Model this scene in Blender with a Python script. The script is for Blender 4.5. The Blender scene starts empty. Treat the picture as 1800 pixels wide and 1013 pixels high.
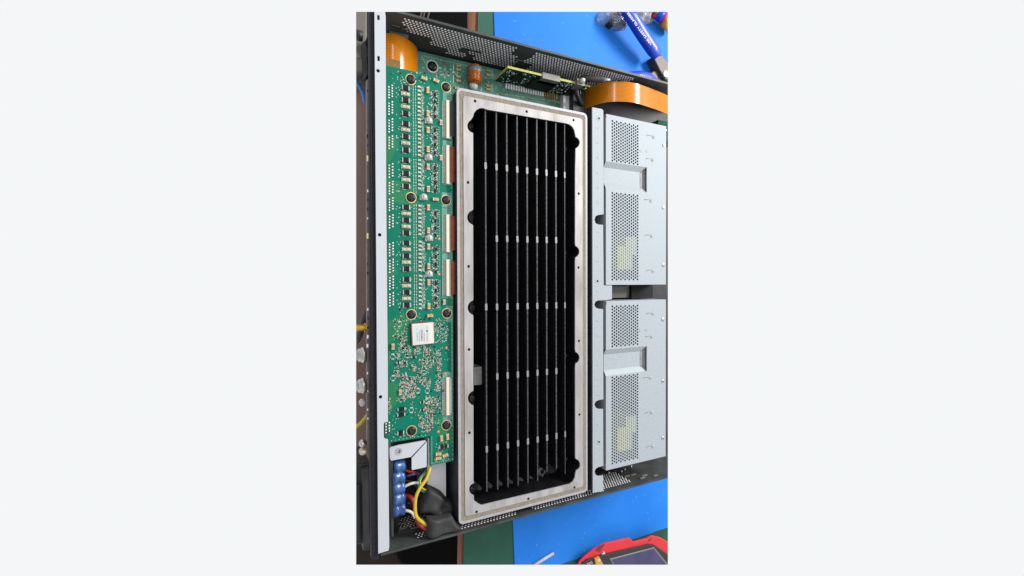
import bpy, bmesh, math, random
from mathutils import Vector, Matrix, Euler, noise
random.seed(7)
S = bpy.context.scene
COL = S.collection
MM = 0.001

# ------------------------------------------------------------------ camera
CAM_E = Euler((-0.01307, -0.46964, -0.00372), 'XYZ')
CAM_P = Vector((0.0, 22.84862, 458.35755))           # millimetres
CAM_F = 793.15668 / 1800.0                            # focal length / frame width
cd = bpy.data.cameras.new('camera')
cam = bpy.data.objects.new('camera', cd); COL.objects.link(cam)
cam.location = CAM_P * MM; cam.rotation_euler = CAM_E
cd.sensor_width = 36.0; cd.lens = 36.0 * CAM_F
cd.clip_start = 0.01; cd.clip_end = 50.0
S.camera = cam

# ------------------------------------------------------------------ world: plain pale studio surround
W = bpy.data.worlds.new('World'); S.world = W; W.use_nodes = True
bg = W.node_tree.nodes['Background']
bg.inputs[0].default_value = (0.905, 0.922, 0.939, 1); bg.inputs[1].default_value = 1.0

# ------------------------------------------------------------------ lamps: ceiling tubes over the bench
def tube_lamp(loc, tgt, sx, sy, watt, col=(1, .97, .92)):
    l = bpy.data.lights.new('ceiling_tube', 'AREA'); l.shape = 'RECTANGLE'; l.size = sx; l.size_y = sy
    l.energy = watt; l.color = col
    o = bpy.data.objects.new('ceiling_tube', l); COL.objects.link(o)
    o.location = loc
    d = (Vector(loc) - Vector(tgt)).normalized()
    y = Vector((0, 1, 0)); x = y.cross(d).normalized(); y = d.cross(x)
    o.rotation_euler = Matrix((x, y, d)).transposed().to_euler()
    return o
tube_lamp((1.20, 0.62, 0.92), (0.28, 0.05, 0.05), 0.16, 0.7, 34)
tube_lamp((-0.15, 0.60, 1.15), (0.25, 0.1, 0.05), 0.05, 1.3, 5)

S.view_settings.view_transform = 'Standard'; S.view_settings.look = 'None'
S.view_settings.exposure = 0.0; S.view_settings.gamma = 1.0; S.view_settings.use_curve_mapping = False
S.render.engine = 'CYCLES'

# ------------------------------------------------------------------ measuring helpers (photograph pixel + height -> point)
CR = CAM_E.to_matrix()
def ray(u, v):
    f = 793.15668
    return CR @ Vector(((u - 900) / f, -(v - 506.5) / f, -1.0))
def P(u, v, z):
    d = ray(u, v); return CAM_P + d * ((z - CAM_P.z) / d.z)
def P2(u, v, z):
    p = P(u, v, z); return (p.x, p.y)
def onY(u, v, y):
    d = ray(u, v); return CAM_P + d * ((y - CAM_P.y) / d.y)

# ------------------------------------------------------------------ materials
MATS = {}
def mat(name, col, rough=.5, metal=0., var=.0, vscale=60., bump=0., bscale=400., spec=.5, coat=0., col2=None, stretch=None,
        trans=0., alpha=1., detail=3., sharp=None, ior=1.45):
    m = bpy.data.materials.new(name); m.use_nodes = True; nt = m.node_tree; b = nt.nodes['Principled BSDF']
    b.inputs['Roughness'].default_value = rough; b.inputs['Metallic'].default_value = metal
    b.inputs['Specular IOR Level'].default_value = spec; b.inputs['Coat Weight'].default_value = coat
    b.inputs['Coat Roughness'].default_value = .08
    b.inputs['Transmission Weight'].default_value = trans; b.inputs['Alpha'].default_value = alpha
    b.inputs['IOR'].default_value = ior
    c = (*col, 1)
    b.inputs['Base Color'].default_value = c
    if var or col2 or bump:
        tc = nt.nodes.new('ShaderNodeNewGeometry')
        src = tc.outputs['Position']
        if stretch:
            mp = nt.nodes.new('ShaderNodeMapping'); mp.inputs['Scale'].default_value = stretch
            nt.links.new(src, mp.inputs[0]); src = mp.outputs[0]
    if var or col2:
        n = nt.nodes.new('ShaderNodeTexNoise'); n.inputs['Scale'].default_value = vscale; n.inputs['Detail'].default_value = detail
        nt.links.new(src, n.inputs['Vector'])
        r = nt.nodes.new('ShaderNodeValToRGB')
        lo, hi = sharp if sharp else (.3, .7)
        r.color_ramp.elements[0].position = lo; r.color_ramp.elements[1].position = hi
        if col2:
            r.color_ramp.elements[0].color = c; r.color_ramp.elements[1].color = (*col2, 1)
        else:
            r.color_ramp.elements[0].color = tuple(x * (1 - var) for x in col) + (1,)
            r.color_ramp.elements[1].color = tuple(min(1, x * (1 + var)) for x in col) + (1,)
        nt.links.new(n.outputs[0], r.inputs[0]); nt.links.new(r.outputs[0], b.inputs['Base Color'])
        mr = nt.nodes.new('ShaderNodeMapRange'); mr.inputs[3].default_value = max(0.02, rough - .08); mr.inputs[4].default_value = min(1, rough + .08)
        nt.links.new(n.outputs[0], mr.inputs[0]); nt.links.new(mr.outputs[0], b.inputs['Roughness'])
    if bump:
        n2 = nt.nodes.new('ShaderNodeTexNoise'); n2.inputs['Scale'].default_value = bscale; n2.inputs['Detail'].default_value = 2
        nt.links.new(src, n2.inputs['Vector'])
        bp = nt.nodes.new('ShaderNodeBump'); bp.inputs['Strength'].default_value = bump; bp.inputs['Distance'].default_value = .0004
        nt.links.new(n2.outputs[0], bp.inputs['Height']); nt.links.new(bp.outputs[0], b.inputs['Normal'])
    MATS[name] = m
    return m

mat('zinc', (.268, .303, .331), .62, .12, var=.07, vscale=500, bump=.12, bscale=1500, spec=.15)
mat('zinc_rail', (.375, .395, .43), .6, .1, var=.05, vscale=1500, bump=.12, bscale=2200, spec=.15)
mat('milled', (.285, .278, .282), .5, .2, var=.28, vscale=70, bump=.35, bscale=500, stretch=(1, .25, 1), detail=8, spec=.2)
mat('milled_edge', (.29, .288, .31), .5, .2, var=.1, vscale=300, spec=.2)
mat('gasket', (.185, .16, .128), .75, 0, var=.2, vscale=700, bump=.3, bscale=1800, stretch=(1, .3, 1), spec=.1)
mat('anodised', (.0055, .0055, .007), .5, 0, var=.25, vscale=150, spec=.18)
mat('anodised_floor', (.03, .03, .033), .35, 0, var=.4, vscale=200, spec=.4)  # greyer than anodised: lit look of the cavity floor put into the colour
mat('fin_edge', (.045, .045, .052), .45, .2, var=.6, vscale=500, detail=5, spec=.25)
mat('bump_bare', (.20, .20, .215), .4, .3, var=.25, vscale=900)
mat('black_steel', (.036, .041, .041), .5, 0, var=.3, vscale=60, bump=.15, bscale=2500, spec=.3)
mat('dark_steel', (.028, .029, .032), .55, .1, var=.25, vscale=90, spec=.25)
mat('crinkle', (.010, .0095, .014), .65, 0, var=.5, vscale=1200, bump=.9, bscale=1300, spec=.2)
mat('punch', (.85, .85, .88), .5, 0, spec=.3)
mat('pcb', (.0005, .118, .074), .5, 0, col2=(.016, .138, .062), vscale=24, sharp=(.56, .58), detail=1.5, spec=.15)
mat('pcb_light', (.075, .20, .16), .5, 0, var=.15, vscale=300)
mat('pcb_edge', (.10, .20, .13), .6, 0, var=.2, vscale=500)
mat('pcb_base', (.07, .205, .152), .42, 0, var=.35, vscale=60, spec=.35)
mat('pcb_dark', (.010, .050, .034), .65, 0, var=.5, vscale=150, spec=.08)
mat('fr4_edge', (.36, .34, .09), .6, 0, var=.2, vscale=400)
mat('silk', (.42, .50, .47), .6)
mat('solder', (.47, .47, .455), .35, .6, var=.25, vscale=900)
mat('solder_warm', (.46, .41, .30), .4, .4, var=.2, vscale=900)
mat('gold', (.72, .55, .30), .35, .8, var=.1, vscale=800)
mat('chip_black', (.009, .009, .010), .5, 0, var=.3, vscale=900, spec=.15)
mat('tan', (.36, .215, .085), .45, 0, var=.15, vscale=900)
mat('cream', (.36, .33, .24), .45, 0, var=.12, vscale=900)
mat('grey_part', (.15, .155, .155), .4, .2, var=.3, vscale=900)
mat('white_part', (.36, .37, .355), .45, .2, var=.25, vscale=900)
mat('conn_cream', (.50, .465, .36), .45)
mat('conn_tan', (.25, .21, .165), .5)
mat('flex_brown', (.15, .028, .013), .3, 0, var=.25, vscale=200, coat=.2)
mat('label', (.40, .42, .43), .5)
mat('module_can', (.56, .545, .49), .35, .3, var=.05, vscale=300)
mat('print', (.05, .05, .06), .6)
mat('copper', (.46, .115, .012), .28, .2, var=.35, vscale=500, coat=.3)
mat('glue', (.42, .43, .40), .35, 0)
mat('core_blue', (.16, .27, .31), .3, .2)
mat('screw_black', (.006, .006, .007), .35, 0, spec=.3)
mat('screw_steel', (.45, .46, .48), .3, .9)
mat('yellow_tape', (.85, .80, .36), .5, 0, var=.06, vscale=300, spec=.2)
mat('blue_mat', (.009, .130, .50), .6, 0, col2=(.018, .165, .57), vscale=11, bump=.08, bscale=900, spec=.15, detail=6)
mat('scuff', (.16, .29, .52), .7)
mat('green_mat', (.010, .062, .042), .6, 0, var=.2, vscale=30, bump=.1, bscale=900, spec=.3)
mat('wood', (.15, .06, .028), .5, 0, var=.35, vscale=60, stretch=(1, .12, 1), spec=.2)
mat('floor_tile', (.165, .110, .092), .7, 0, var=.2, vscale=6, spec=.1)
mat('dark_plastic', (.012, .012, .013), .45, 0, var=.3, vscale=100, bump=.3, bscale=1500)
mat('grey_beige', (.12, .112, .098), .55, 0, var=.2, vscale=30, spec=.2)
mat('rubber', (.022, .022, .023), .6, 0, var=.25, vscale=90, bump=.5, bscale=260, spec=.35)
mat('wire_yellow', (.42, .30, .012), .4)
mat('wire_green', (.012, .13, .075), .4)
mat('wire_red', (.24, .012, .012), .4)
mat('wire_purple', (.05, .02, .09), .4)
mat('wire_white', (.42, .40, .36), .4)
mat('wire_black', (.012, .012, .012), .4)
mat('wire_blue', (.03, .12, .35), .35)
mat('blue_boot', (.028, .085, .26), .32, 0, var=.5, vscale=200, coat=.2, trans=.1)
mat('white_panel', (.50, .49, .53), .5, 0, var=.04, vscale=100, spec=.2)
mat('handle_blue', (.003, .034, .40), .4, 0, var=.1, vscale=80, coat=.1)
mat('jaw_steel', (.055, .045, .042), .5, .3, var=.3, vscale=200)
mat('red_rubber', (.46, .014, .022), .45, 0, var=.06, vscale=80)
mat('red_dark', (.16, .008, .012), .5)
mat('meter_black', (.014, .014, .015), .4, 0, var=.2, vscale=200)
mat('screen', (.028, .022, .075), .18, 0, col2=(.045, .035, .11), vscale=60)
mat('screen_edge', (.11, .115, .11), .4)
mat('button_yellow', (.40, .21, .02), .45)
mat('white_ink', (.42, .42, .46), .5)
mat('white_plastic', (.40, .38, .42), .45)
mat('film', (.80, .80, .82), .08, 0, trans=.8, ior=1.25)
mat('film_grey', (.30, .30, .32), .22, 0, coat=.4, var=.3, vscale=80)
mat('brass_gold', (.55, .33, .05), .3, .9, var=.15, vscale=500)
mat('nickel', (.46, .44, .42), .22, .95, var=.3, vscale=300)
mat('clip_grey', (.135, .132, .122), .5, .1, var=.15, vscale=300)

# kapton: orange film with fine copper traces running along x
def kapton(name, base, dark, pitch):
    m = bpy.data.materials.new(name); m.use_nodes = True; nt = m.node_tree; b = nt.nodes['Principled BSDF']
    g = nt.nodes.new('ShaderNodeNewGeometry'); w = nt.nodes.new('ShaderNodeTexWave'); w.bands_direction = 'Y'
    w.inputs['Scale'].default_value = 2 * math.pi / 20 / (pitch * MM)
    w.inputs['Distortion'].default_value = 0
    nt.links.new(g.outputs['Position'], w.inputs['Vector'])
    r = nt.nodes.new('ShaderNodeValToRGB'); r.color_ramp.elements[0].color = (*dark, 1); r.color_ramp.elements[1].color = (*base, 1)
    r.color_ramp.elements[0].position = .15; r.color_ramp.elements[1].position = .55
    nt.links.new(w.outputs[0], r.inputs[0]); nt.links.new(r.outputs[0], b.inputs['Base Color'])
    b.inputs['Roughness'].default_value = .16; b.inputs['Specular IOR Level'].default_value = .4
    MATS[name] = m
kapton('kapton', (.50, .165, .001), (.30, .088, .001), 1.35)
mat('box_brown', (.022, .018, .015), .7, 0, var=.3, vscale=10, spec=.1)
mat('wire_dim_red', (.05, .008, .008), .5)  # dim wires: darkened copies, shade below the bench put into their colour
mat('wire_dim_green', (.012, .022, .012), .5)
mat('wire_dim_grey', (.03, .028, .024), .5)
mat('pivot_steel', (.30, .30, .29), .4, .4)
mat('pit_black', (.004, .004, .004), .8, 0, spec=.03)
mat('kapton_plain', (.17, .085, .010), .35, 0, var=.15, vscale=200, coat=.3)

# ------------------------------------------------------------------ mesh helpers (all in millimetres, world axes)
WO = {}
class MB:
    def __init__(s): s.v = []; s.f = []; s.m = []; s.mats = []; s.smooth = []
    def mi(s, mt):
        if mt not in s.mats: s.mats.append(mt)
        return s.mats.index(mt)
    def add(s, vs, fs, mt, smooth=False):
        k = len(s.v); s.v += [Vector(x) for x in vs]; i = s.mi(mt)
        for f in fs: s.f.append([k + a for a in f]); s.m.append(i); s.smooth.append(smooth)
        return s
    def box(s, x0, x1, y0, y1, z0, z1, mt, top=None):
        vs = [(x0, y0, z0), (x1, y0, z0), (x1, y1, z0), (x0, y1, z0), (x0, y0, z1), (x1, y0, z1), (x1, y1, z1), (x0, y1, z1)]
        s.add(vs, [(0, 3, 2, 1), (0, 1, 5, 4), (1, 2, 6, 5), (2, 3, 7, 6), (3, 0, 4, 7)], mt)
        k = len(s.v) - 8
        s.f.append([k + 4, k + 5, k + 6, k + 7]); s.m.append(s.mi(top or mt)); s.smooth.append(False)
        return s
    def cbox(s, cx, cy, z0, w, h, t, mt, a=0., bev=0.):
        c, sn = math.cos(a), math.sin(a)
        def R(x, y): return (cx + x * c - y * sn, cy + x * sn + y * c)
        if bev:
            b = bev; x, y = w / 2, h / 2
            lo = [R(*q) for q in ((-x, -y), (x, -y), (x, y), (-x, y))]; hi = [R(*q) for q in ((-x + b, -y + b), (x - b, -y + b), (x - b, y - b), (-x + b, y - b))]
            vs = [(*p, z0) for p in lo] + [(*p, z0 + t - b) for p in lo] + [(*p, z0 + t) for p in hi]
            fs = [(0, 3, 2, 1)] + [(i, (i + 1) % 4, 4 + (i + 1) % 4, 4 + i) for i in range(4)] + [(4 + i, 4 + (i + 1) % 4, 8 + (i + 1) % 4, 8 + i) for i in range(4)] + [(8, 9, 10, 11)]
            return s.add(vs, fs, mt)
        pts = [R(*q) for q in ((-w / 2, -h / 2), (w / 2, -h / 2), (w / 2, h / 2), (-w / 2, h / 2))]
        return s.prism(pts, z0, z0 + t, mt)
    def prism(s, poly, z0, z1, mt, top=None, side=None):
        n = len(poly)
        if sum(poly[i][0] * poly[(i + 1) % n][1] - poly[(i + 1) % n][0] * poly[i][1] for i in range(n)) < 0: poly = poly[::-1]
        s.add([(p[0], p[1], z0) for p in poly] + [(p[0], p[1], z1) for p in poly],
              [tuple(range(n))[::-1]] + [(i, (i + 1) % n, n + (i + 1) % n, n + i) for i in range(n)], side or mt)
        k = len(s.v) - 2 * n
        s.f.append([k + n + i for i in range(n)]); s.m.append(s.mi(top or mt)); s.smooth.append(False)
        return s
    def bevprism(s, poly, z0, z1, b, mt, steps=2, under=0.):
        n = len(poly); c = Vector((sum(p[0] for p in poly) / n, sum(p[1] for p in poly) / n))
        if sum(poly[i][0] * poly[(i + 1) % n][1] - poly[(i + 1) % n][0] * poly[i][1] for i in range(n)) < 0: poly = poly[::-1]
        rings = [(z0, under)] + [(z1 - b + b * math.sin(t * math.pi / 2 / steps), b * (1 - math.cos(t * math.pi / 2 / steps))) for t in range(steps + 1)]
        vs = []
        for z, ins in rings:
            for i in range(n):
                vs.append((*inset_pt(poly, i, ins), z))
        fs = [tuple(range(n))[::-1]]
        for r in range(len(rings) - 1):
            for i in range(n): fs.append((r * n + i, r * n + (i + 1) % n, (r + 1) * n + (i + 1) % n, (r + 1) * n + i))
        fs.append(tuple((len(rings) - 1) * n + i for i in range(n)))
        return s.add(vs, fs, mt)
    def lathe(s, c, axis, prof, n, mt, smooth=True, cap=True):
        a = Vector(axis).normalized(); u = a.orthogonal().normalized(); w = a.cross(u); c = Vector(c); vs = []; fs = []
        for (h, r) in prof:
            for i in range(n):
                t = 2 * math.pi * i / n; vs.append(c + a * h + (u * math.cos(t) + w * math.sin(t)) * r)
        for j in range(len(prof) - 1):
            for i in range(n): fs.append((j * n + i, j * n + (i + 1) % n, (j + 1) * n + (i + 1) % n, (j + 1) * n + i))
        s.add(vs, fs, mt, smooth)
        if cap:
            k = len(s.v) - len(vs)
            s.f.append([k + i for i in range(n)][::-1]); s.m.append(s.mi(mt)); s.smooth.append(False)
            s.f.append([k + (len(prof) - 1) * n + i for i in range(n)]); s.m.append(s.mi(mt)); s.smooth.append(False)
        return s
    def cyl(s, c, r, h, mt, n=16, axis=(0, 0, 1), smooth=True): return s.lathe(c, axis, [(0, r), (h, r)], n, mt, smooth)
    def ring(s, c, r0, r1, h, mt, n=24):
        x, y, z = c; vs = []; fs = []
        for (r, zz) in ((r0, z), (r1, z), (r1, z + h), (r0, z + h)):
            for i in range(n):
                t = 2 * math.pi * i / n; vs.append((x + r * math.cos(t), y + r * math.sin(t), zz))
        for j in range(4):
            for i in range(n): fs.append((j * n + i, j * n + (i + 1) % n, ((j + 1) % 4) * n + (i + 1) % n, ((j + 1) % 4) * n + i))
        return s.add(vs, fs, mt)
    def tube(s, pts, r, mt, n=10, flat=1., sub=6, close=True):
        pts = [Vector(p) for p in pts]; pts = catmull(pts, sub) if len(pts) > 2 else pts
        vs = []; fs = []; m = len(pts); up0 = None
        for i, p in enumerate(pts):
            t = (pts[min(i + 1, m - 1)] - pts[max(i - 1, 0)]).normalized()
            up = Vector((0, 0, 1)); side = t.cross(up)
            if side.length < .05: side = t.cross(Vector((0, 1, 0)))
            side.normalize(); up = side.cross(t)
            rr = r(i / (m - 1)) if callable(r) else r
            for k in range(n):
                a = 2 * math.pi * k / n; vs.append(p + side * math.cos(a) * rr + up * math.sin(a) * rr * flat)
        for i in range(m - 1):
            for k in range(n): fs.append((i * n + k, i * n + (k + 1) % n, (i + 1) * n + (k + 1) % n, (i + 1) * n + k))
        s.add(vs, fs, mt, True)
        if close:
            q = len(s.v) - len(vs)
            s.f.append([q + i for i in range(n)][::-1]); s.m.append(s.mi(mt)); s.smooth.append(False)
            s.f.append([q + (m - 1) * n + i for i in range(n)]); s.m.append(s.mi(mt)); s.smooth.append(False)
        return s
    def plate(s, outer, holes, z0, z1, mt, hole_mat=None, side=None):
        """flat sheet with real holes, triangulated by scan fill"""
        bm = bmesh.new(); loops = [outer] + holes; edges = []
        for lp in loops:
            vv = [bm.verts.new((p[0], p[1], 0)) for p in lp]
            edges += [bm.edges.new((vv[i], vv[(i + 1) % len(vv)])) for i in range(len(vv))]
        bmesh.ops.triangle_fill(bm, use_beauty=True, use_dissolve=False, edges=edges, normal=(0, 0, 1))
        bm.verts.index_update(); k = len(bm.verts); vs = [(v.co.x, v.co.y, z1) for v in bm.verts] + [(v.co.x, v.co.y, z0) for v in bm.verts]
        top = []; bot = []
        for f in bm.faces:
            ix = [v.index for v in f.verts]
            if f.normal.z < 0: ix = ix[::-1]
            top.append(ix); bot.append([a + k for a in ix[::-1]])
        bm.free(); s.add(vs, top + bot, mt)
        for j, lp in enumerate(loops):
            n = len(lp); sgn = sum(lp[i][0] * lp[(i + 1) % n][1] - lp[(i + 1) % n][0] * lp[i][1] for i in range(n)) > 0
            if (j == 0) != sgn: lp = lp[::-1]
            s.add([(p[0], p[1], z0) for p in lp] + [(p[0], p[1], z1) for p in lp],
                  [(i, (i + 1) % n, n + (i + 1) % n, n + i) for i in range(n)], (side or mt) if j == 0 else (hole_mat or mt))
        return s
    def pillow(s, poly, z0, h, mt, rings=7, wr=0., seed=0., pw=.5, fq=.09, smooth=True):
        n = len(poly)
        if sum(poly[i][0] * poly[(i + 1) % n][1] - poly[(i + 1) % n][0] * poly[i][1] for i in range(n)) < 0: poly = poly[::-1]
        cx = sum(p[0] for p in poly) / n; cy = sum(p[1] for p in poly) / n; vs = []; fs = []
        for r in range(rings + 1):
            t = r / rings; k = 1 - t * .97; z = z0 + h * (1 - (1 - t) ** (2.2 if wr > 6 else 4.5)) ** pw
            for p in poly:
                x, y = cx + (p[0] - cx) * k, cy + (p[1] - cy) * k
                d = noise.noise(Vector((x * fq + seed, y * fq, seed))) * wr * min(1, t * 3)
                vs.append((x, y, z + d))
        vs += [(p[0], p[1], z0 - 1.) for p in poly]; b = (rings + 1) * n
        for r in range(rings):
            for i in range(n): fs.append((r * n + i, r * n + (i + 1) % n, (r + 1) * n + (i + 1) % n, (r + 1) * n + i))
        fs.append(tuple(rings * n + i for i in range(n)))
        for i in range(n): fs.append((b + i, b + (i + 1) % n, (i + 1) % n, i))
        fs.append(tuple(b + i for i in range(n))[::-1])
        return s.add(vs, fs, mt, smooth)
    def mesh(s, name, org):
        me = bpy.data.meshes.new(name)
        me.from_pydata([((v - org) * MM)[:] for v in s.v], [], s.f)
        for mt in s.mats: me.materials.append(MATS[mt])
        for i, p in enumerate(me.polygons): p.material_index = s.m[i]; p.use_smooth = s.smooth[i]
        me.update(); return me
    def build(s, name, parent=None, org=None, **kw):
        if org is None:
            xs = [v.x for v in s.v]; ys = [v.y for v in s.v]; zs = [v.z for v in s.v]
            org = Vector(((min(xs) + max(xs)) / 2, (min(ys) + max(ys)) / 2, min(zs)))
        return link(name, s.mesh(name, Vector(org)), Vector(org), parent, **kw)

def inset_pt(poly, i, d):
    n = len(poly); a = Vector(poly[i - 1]); b = Vector(poly[i]); c = Vector(poly[(i + 1) % n])
    e1 = (b - a).normalized(); e2 = (c - b).normalized(); n1 = Vector((-e1.y, e1.x)); n2 = Vector((-e2.y, e2.x))
    m = (n1 + n2); l = m.length
    if l < .2: return (b + n1 * d)[:]
    m /= l; return (b + m * (d / max(.4, m.dot(n1))))[:]
def catmull(p, sub):
    out = []; q = [p[0] * 2 - p[1]] + p + [p[-1] * 2 - p[-2]]
    for i in range(1, len(q) - 2):
        a, b, c, d = q[i - 1], q[i], q[i + 1], q[i + 2]
        for k in range(sub):
            t = k / sub; out.append(.5 * ((2 * b) + (c - a) * t + (2 * a - 5 * b + 4 * c - d) * t * t + (3 * b - a - 3 * c + d) * t ** 3))
    out.append(p[-1]); return out
def link(name, data, org, parent=None, label=None, cat=None, group=None, kind=None):
    o = bpy.data.objects.new(name, data); COL.objects.link(o)
    po = WO[parent.name] if parent else Vector((0, 0, 0))
    o.location = (Vector(org) - po) * MM; o.parent = parent; WO[o.name] = Vector(org)
    if label: o['label'] = label
    if cat: o['category'] = cat
    if group: o['group'] = group
    if kind: o['kind'] = kind
    return o
def thing(name, org, label, cat, group=None): return link(name, None, Vector(org), None, label, cat, group)
SHARED = {}
def inst(key, name, maker, pos, parent, rz=0., label=None):
    """a repeat of a small piece: shared mesh, own object"""
    if key not in SHARED:
        b = MB(); maker(b); SHARED[key] = b.mesh(name, Vector((0, 0, 0)))
    o = link(name, SHARED[key], pos, parent, label); o.rotation_euler = (0, 0, rz); return o
def rrect(x0, x1, y0, y1, r, n=5):
    out = []
    for cx, cy, a in ((x1 - r, y1 - r, 0), (x0 + r, y1 - r, 90), (x0 + r, y0 + r, 180), (x1 - r, y0 + r, 270)):
        for k in range(n + 1):
            t = math.radians(a + 90 * k / n); out.append((cx + r * math.cos(t), cy + r * math.sin(t)))
    return out
def circ(x, y, r, n=12, a0=0.): return [(x + r * math.cos(a0 + 2 * math.pi * i / n), y + r * math.sin(a0 + 2 * math.pi * i / n)) for i in range(n)]
def text_mesh(b, txt, size, org, ang, mt, z, bold=.0):
    cu = bpy.data.curves.new('t', 'FONT'); cu.body = txt; cu.size = size; cu.extrude = .12; cu.offset = bold; cu.resolution_u = 2
    o = bpy.data.objects.new('t', cu); COL.objects.link(o); bpy.context.view_layer.update()
    me = bpy.data.meshes.new_from_object(o.evaluated_get(bpy.context.evaluated_depsgraph_get()))
    c, sn = math.cos(ang), math.sin(ang)
    b.add([(org[0] + v.co.x * c - v.co.y * sn, org[1] + v.co.x * sn + v.co.y * c, z + v.co.z) for v in me.vertices], [tuple(p.vertices) for p in me.polygons], mt)
    bpy.data.objects.remove(o); bpy.data.curves.remove(cu); bpy.data.meshes.remove(me)

def screw_maker(r, mt='screw_black', hh=1.6):
    def f(b):
        b.lathe((0, 0, 0), (0, 0, 1), [(0, r), (hh * .45, r * .98), (hh * .8, r * .82), (hh, r * .45)], 20, mt)
        for a in (0.5, 0.5 + math.pi / 2): b.cbox(0, 0, hh * .82, r * 1.0, r * .22, hh * .22, 'chip_black' if mt != 'screw_black' else 'dark_steel', a)
    return f

# ================================================================== SETTING
fl = MB(); fl.box(-500, 700, -900, 900, -208, -200, 'floor_tile')
floor = fl.build('floor', kind='structure')
bt = MB(); bt.prism([(183, 330), (166.5, -330), (700, -480), (900, 560), (300, 560)], -7, -3.2, 'wood')
bench = bt.build('bench_top', kind='structure')
gm = MB(); gm.prism([(193.4, 335), (171.5, -310), (160, -500), (700, -500), (900, 520), (300, 520)], -3, -1.2, 'green_mat')
gm.build('cutting_mat', label='green mat lying on the wooden bench, showing beside and under the blue mat', cat='mat')
bmx = MB(); bmx.bevprism([(210.2, 345), (235.5, -322), (700, -320), (900, 540), (212, 540)], -1, 0, .3, 'blue_mat', 1)
bm_o = bmx.build('work_mat', label='scuffed bright blue work mat under the open chassis', cat='mat')
sc = MB()
for _ in range(90):
    u, v = (random.uniform(905, 1172), random.uniform(862, 990)) if random.random() < .72 else (random.uniform(872, 1120), random.uniform(24, 110))
    x, y = P2(u, v, 0); a = random.uniform(0, 6.28); L = random.choice((.6, .8, 1.2, 2.2)); 
    sc.cbox(x, y, .01, L, random.uniform(.3, .6), .03, 'scuff', a)
so = sc.build('scuff_marks', bm_o, kind='stuff')

# ================================================================== CHASSIS
YT, YB, XL = 241.0, -197.2, 66.4
ch = thing('equipment_chassis', (230, 20, 3), 'open black steel equipment chassis with silver mounting rail and perforated side walls', 'chassis')
# base tray
b = MB(); b.box(82, 500, YB, YT, 20, 26, 'dark_steel'); b.build('base_tray', ch)
# side walls
b = MB(); b.box(69, 500, YT, YT + 1.3, 3, 87.6, 'black_steel'); b.box(69, 500, YT + 1.3, YT + 2.6, 60, 86.6, 'black_steel')
wall_t = b.build('side_wall', ch)
b = MB(); b.box(69, 500, YB - 1.3, YB, 3, 87.6, 'black_steel'); b.box(69, 500, YB - 2.4, YB - 1.3, 60, 86.6, 'black_steel')
wall_b = b.build('side_wall', ch)
# punched holes of the upper wall (a pale disc at each opening), leaving solid patches
def perforate(wall, y, sgn, rects, skips, pitch, row, r):
    b = MB(); k = 0
    for (x0, x1, z0, z1) in rects:
        j = 0; z = z1
        while z > z0:
            x = x0 + (pitch / 2 if j % 2 else 0)
            while x < x1:
                if not any(a < x < c and e < z < f for a, c, e, f in skips):
                    vs = [(x + r * math.cos(t * math.pi / 3), y, z + r * math.sin(t * math.pi / 3)) for t in range(6)] + [(x + r * math.cos(t * math.pi / 3), y - sgn * .12, z + r * math.sin(t * math.pi / 3)) for t in range(6)]
                    b.add(vs, [tuple(range(6, 12)), tuple(range(6))] + [(i, (i + 1) % 6, 6 + (i + 1) % 6, 6 + i) for i in range(6)], 'punch')
                x += pitch
            z -= row; j += 1
    return b.build('perforations', wall, kind='stuff')
perforate(wall_t, YT, 1, [(92.5, 340, 42, 81.5)],
          [(80, 97, 40, 71), (97, 108, 40, 63), (108, 121, 40, 62), (121, 140, 30, 50), (198, 218, 68, 90), (205, 214, 60, 90), (210, 226, 40, 60), (318, 345, 40, 60), (328, 345, 40, 70), (150, 160, 52, 60), (160, 168, 40, 52)], 3.15, 2.9, 1.02)
perforate(wall_b, YB, -1, [(92, 140, 40, 78), (140, 300, 70, 82), (296, 340, 50, 78)], [(100, 112, 60, 70), (196, 214, 60, 90), (80, 100, 60, 90)], 3.15, 2.9, .8)
# slots and dimples of the walls
for x0, x1, z in [(84, 91, 68), (93, 100, 66), (152, 162, 60), (163, 171, 60), (362, 372, 72), (205, 215, 62)]:
    b = MB(); b.box(x0, x1, YT - .5, YT - .02, z - 1.6, z + 1.2, 'dark_steel')
    b.box(x0, x1, YT - 1.0, YT - .5, z + 1.0, z + 1.5, 'clip_grey'); b.build('wall_louvre', wall_t)
b = MB(); b.box(85, 101, YT - 3, YT - .1, 55.5, 58.5, 'clip_grey'); b.build('wall_ledge', wall_t)
for x0, x1, z in [(90, 97, 58), (99, 107, 62), (92, 101, 49), (340, 347, 66), (349, 356, 66.5), (352, 359, 78), (358, 366, 74), (370, 376, 80)]:
    b = MB(); b.box(x0, x1, YB + .02, YB + .9, z - 1, z + 1, 'clip_grey'); b.build('wall_louvre', wall_b)
for x in (318, 330, 345, 352, 364):
    b = MB(); b.cyl((x, YB, random.uniform(50, 56)), .9, 2.4, 'solder', 8, (0, 1, 0)); b.build('rivet', wall_b)
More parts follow.
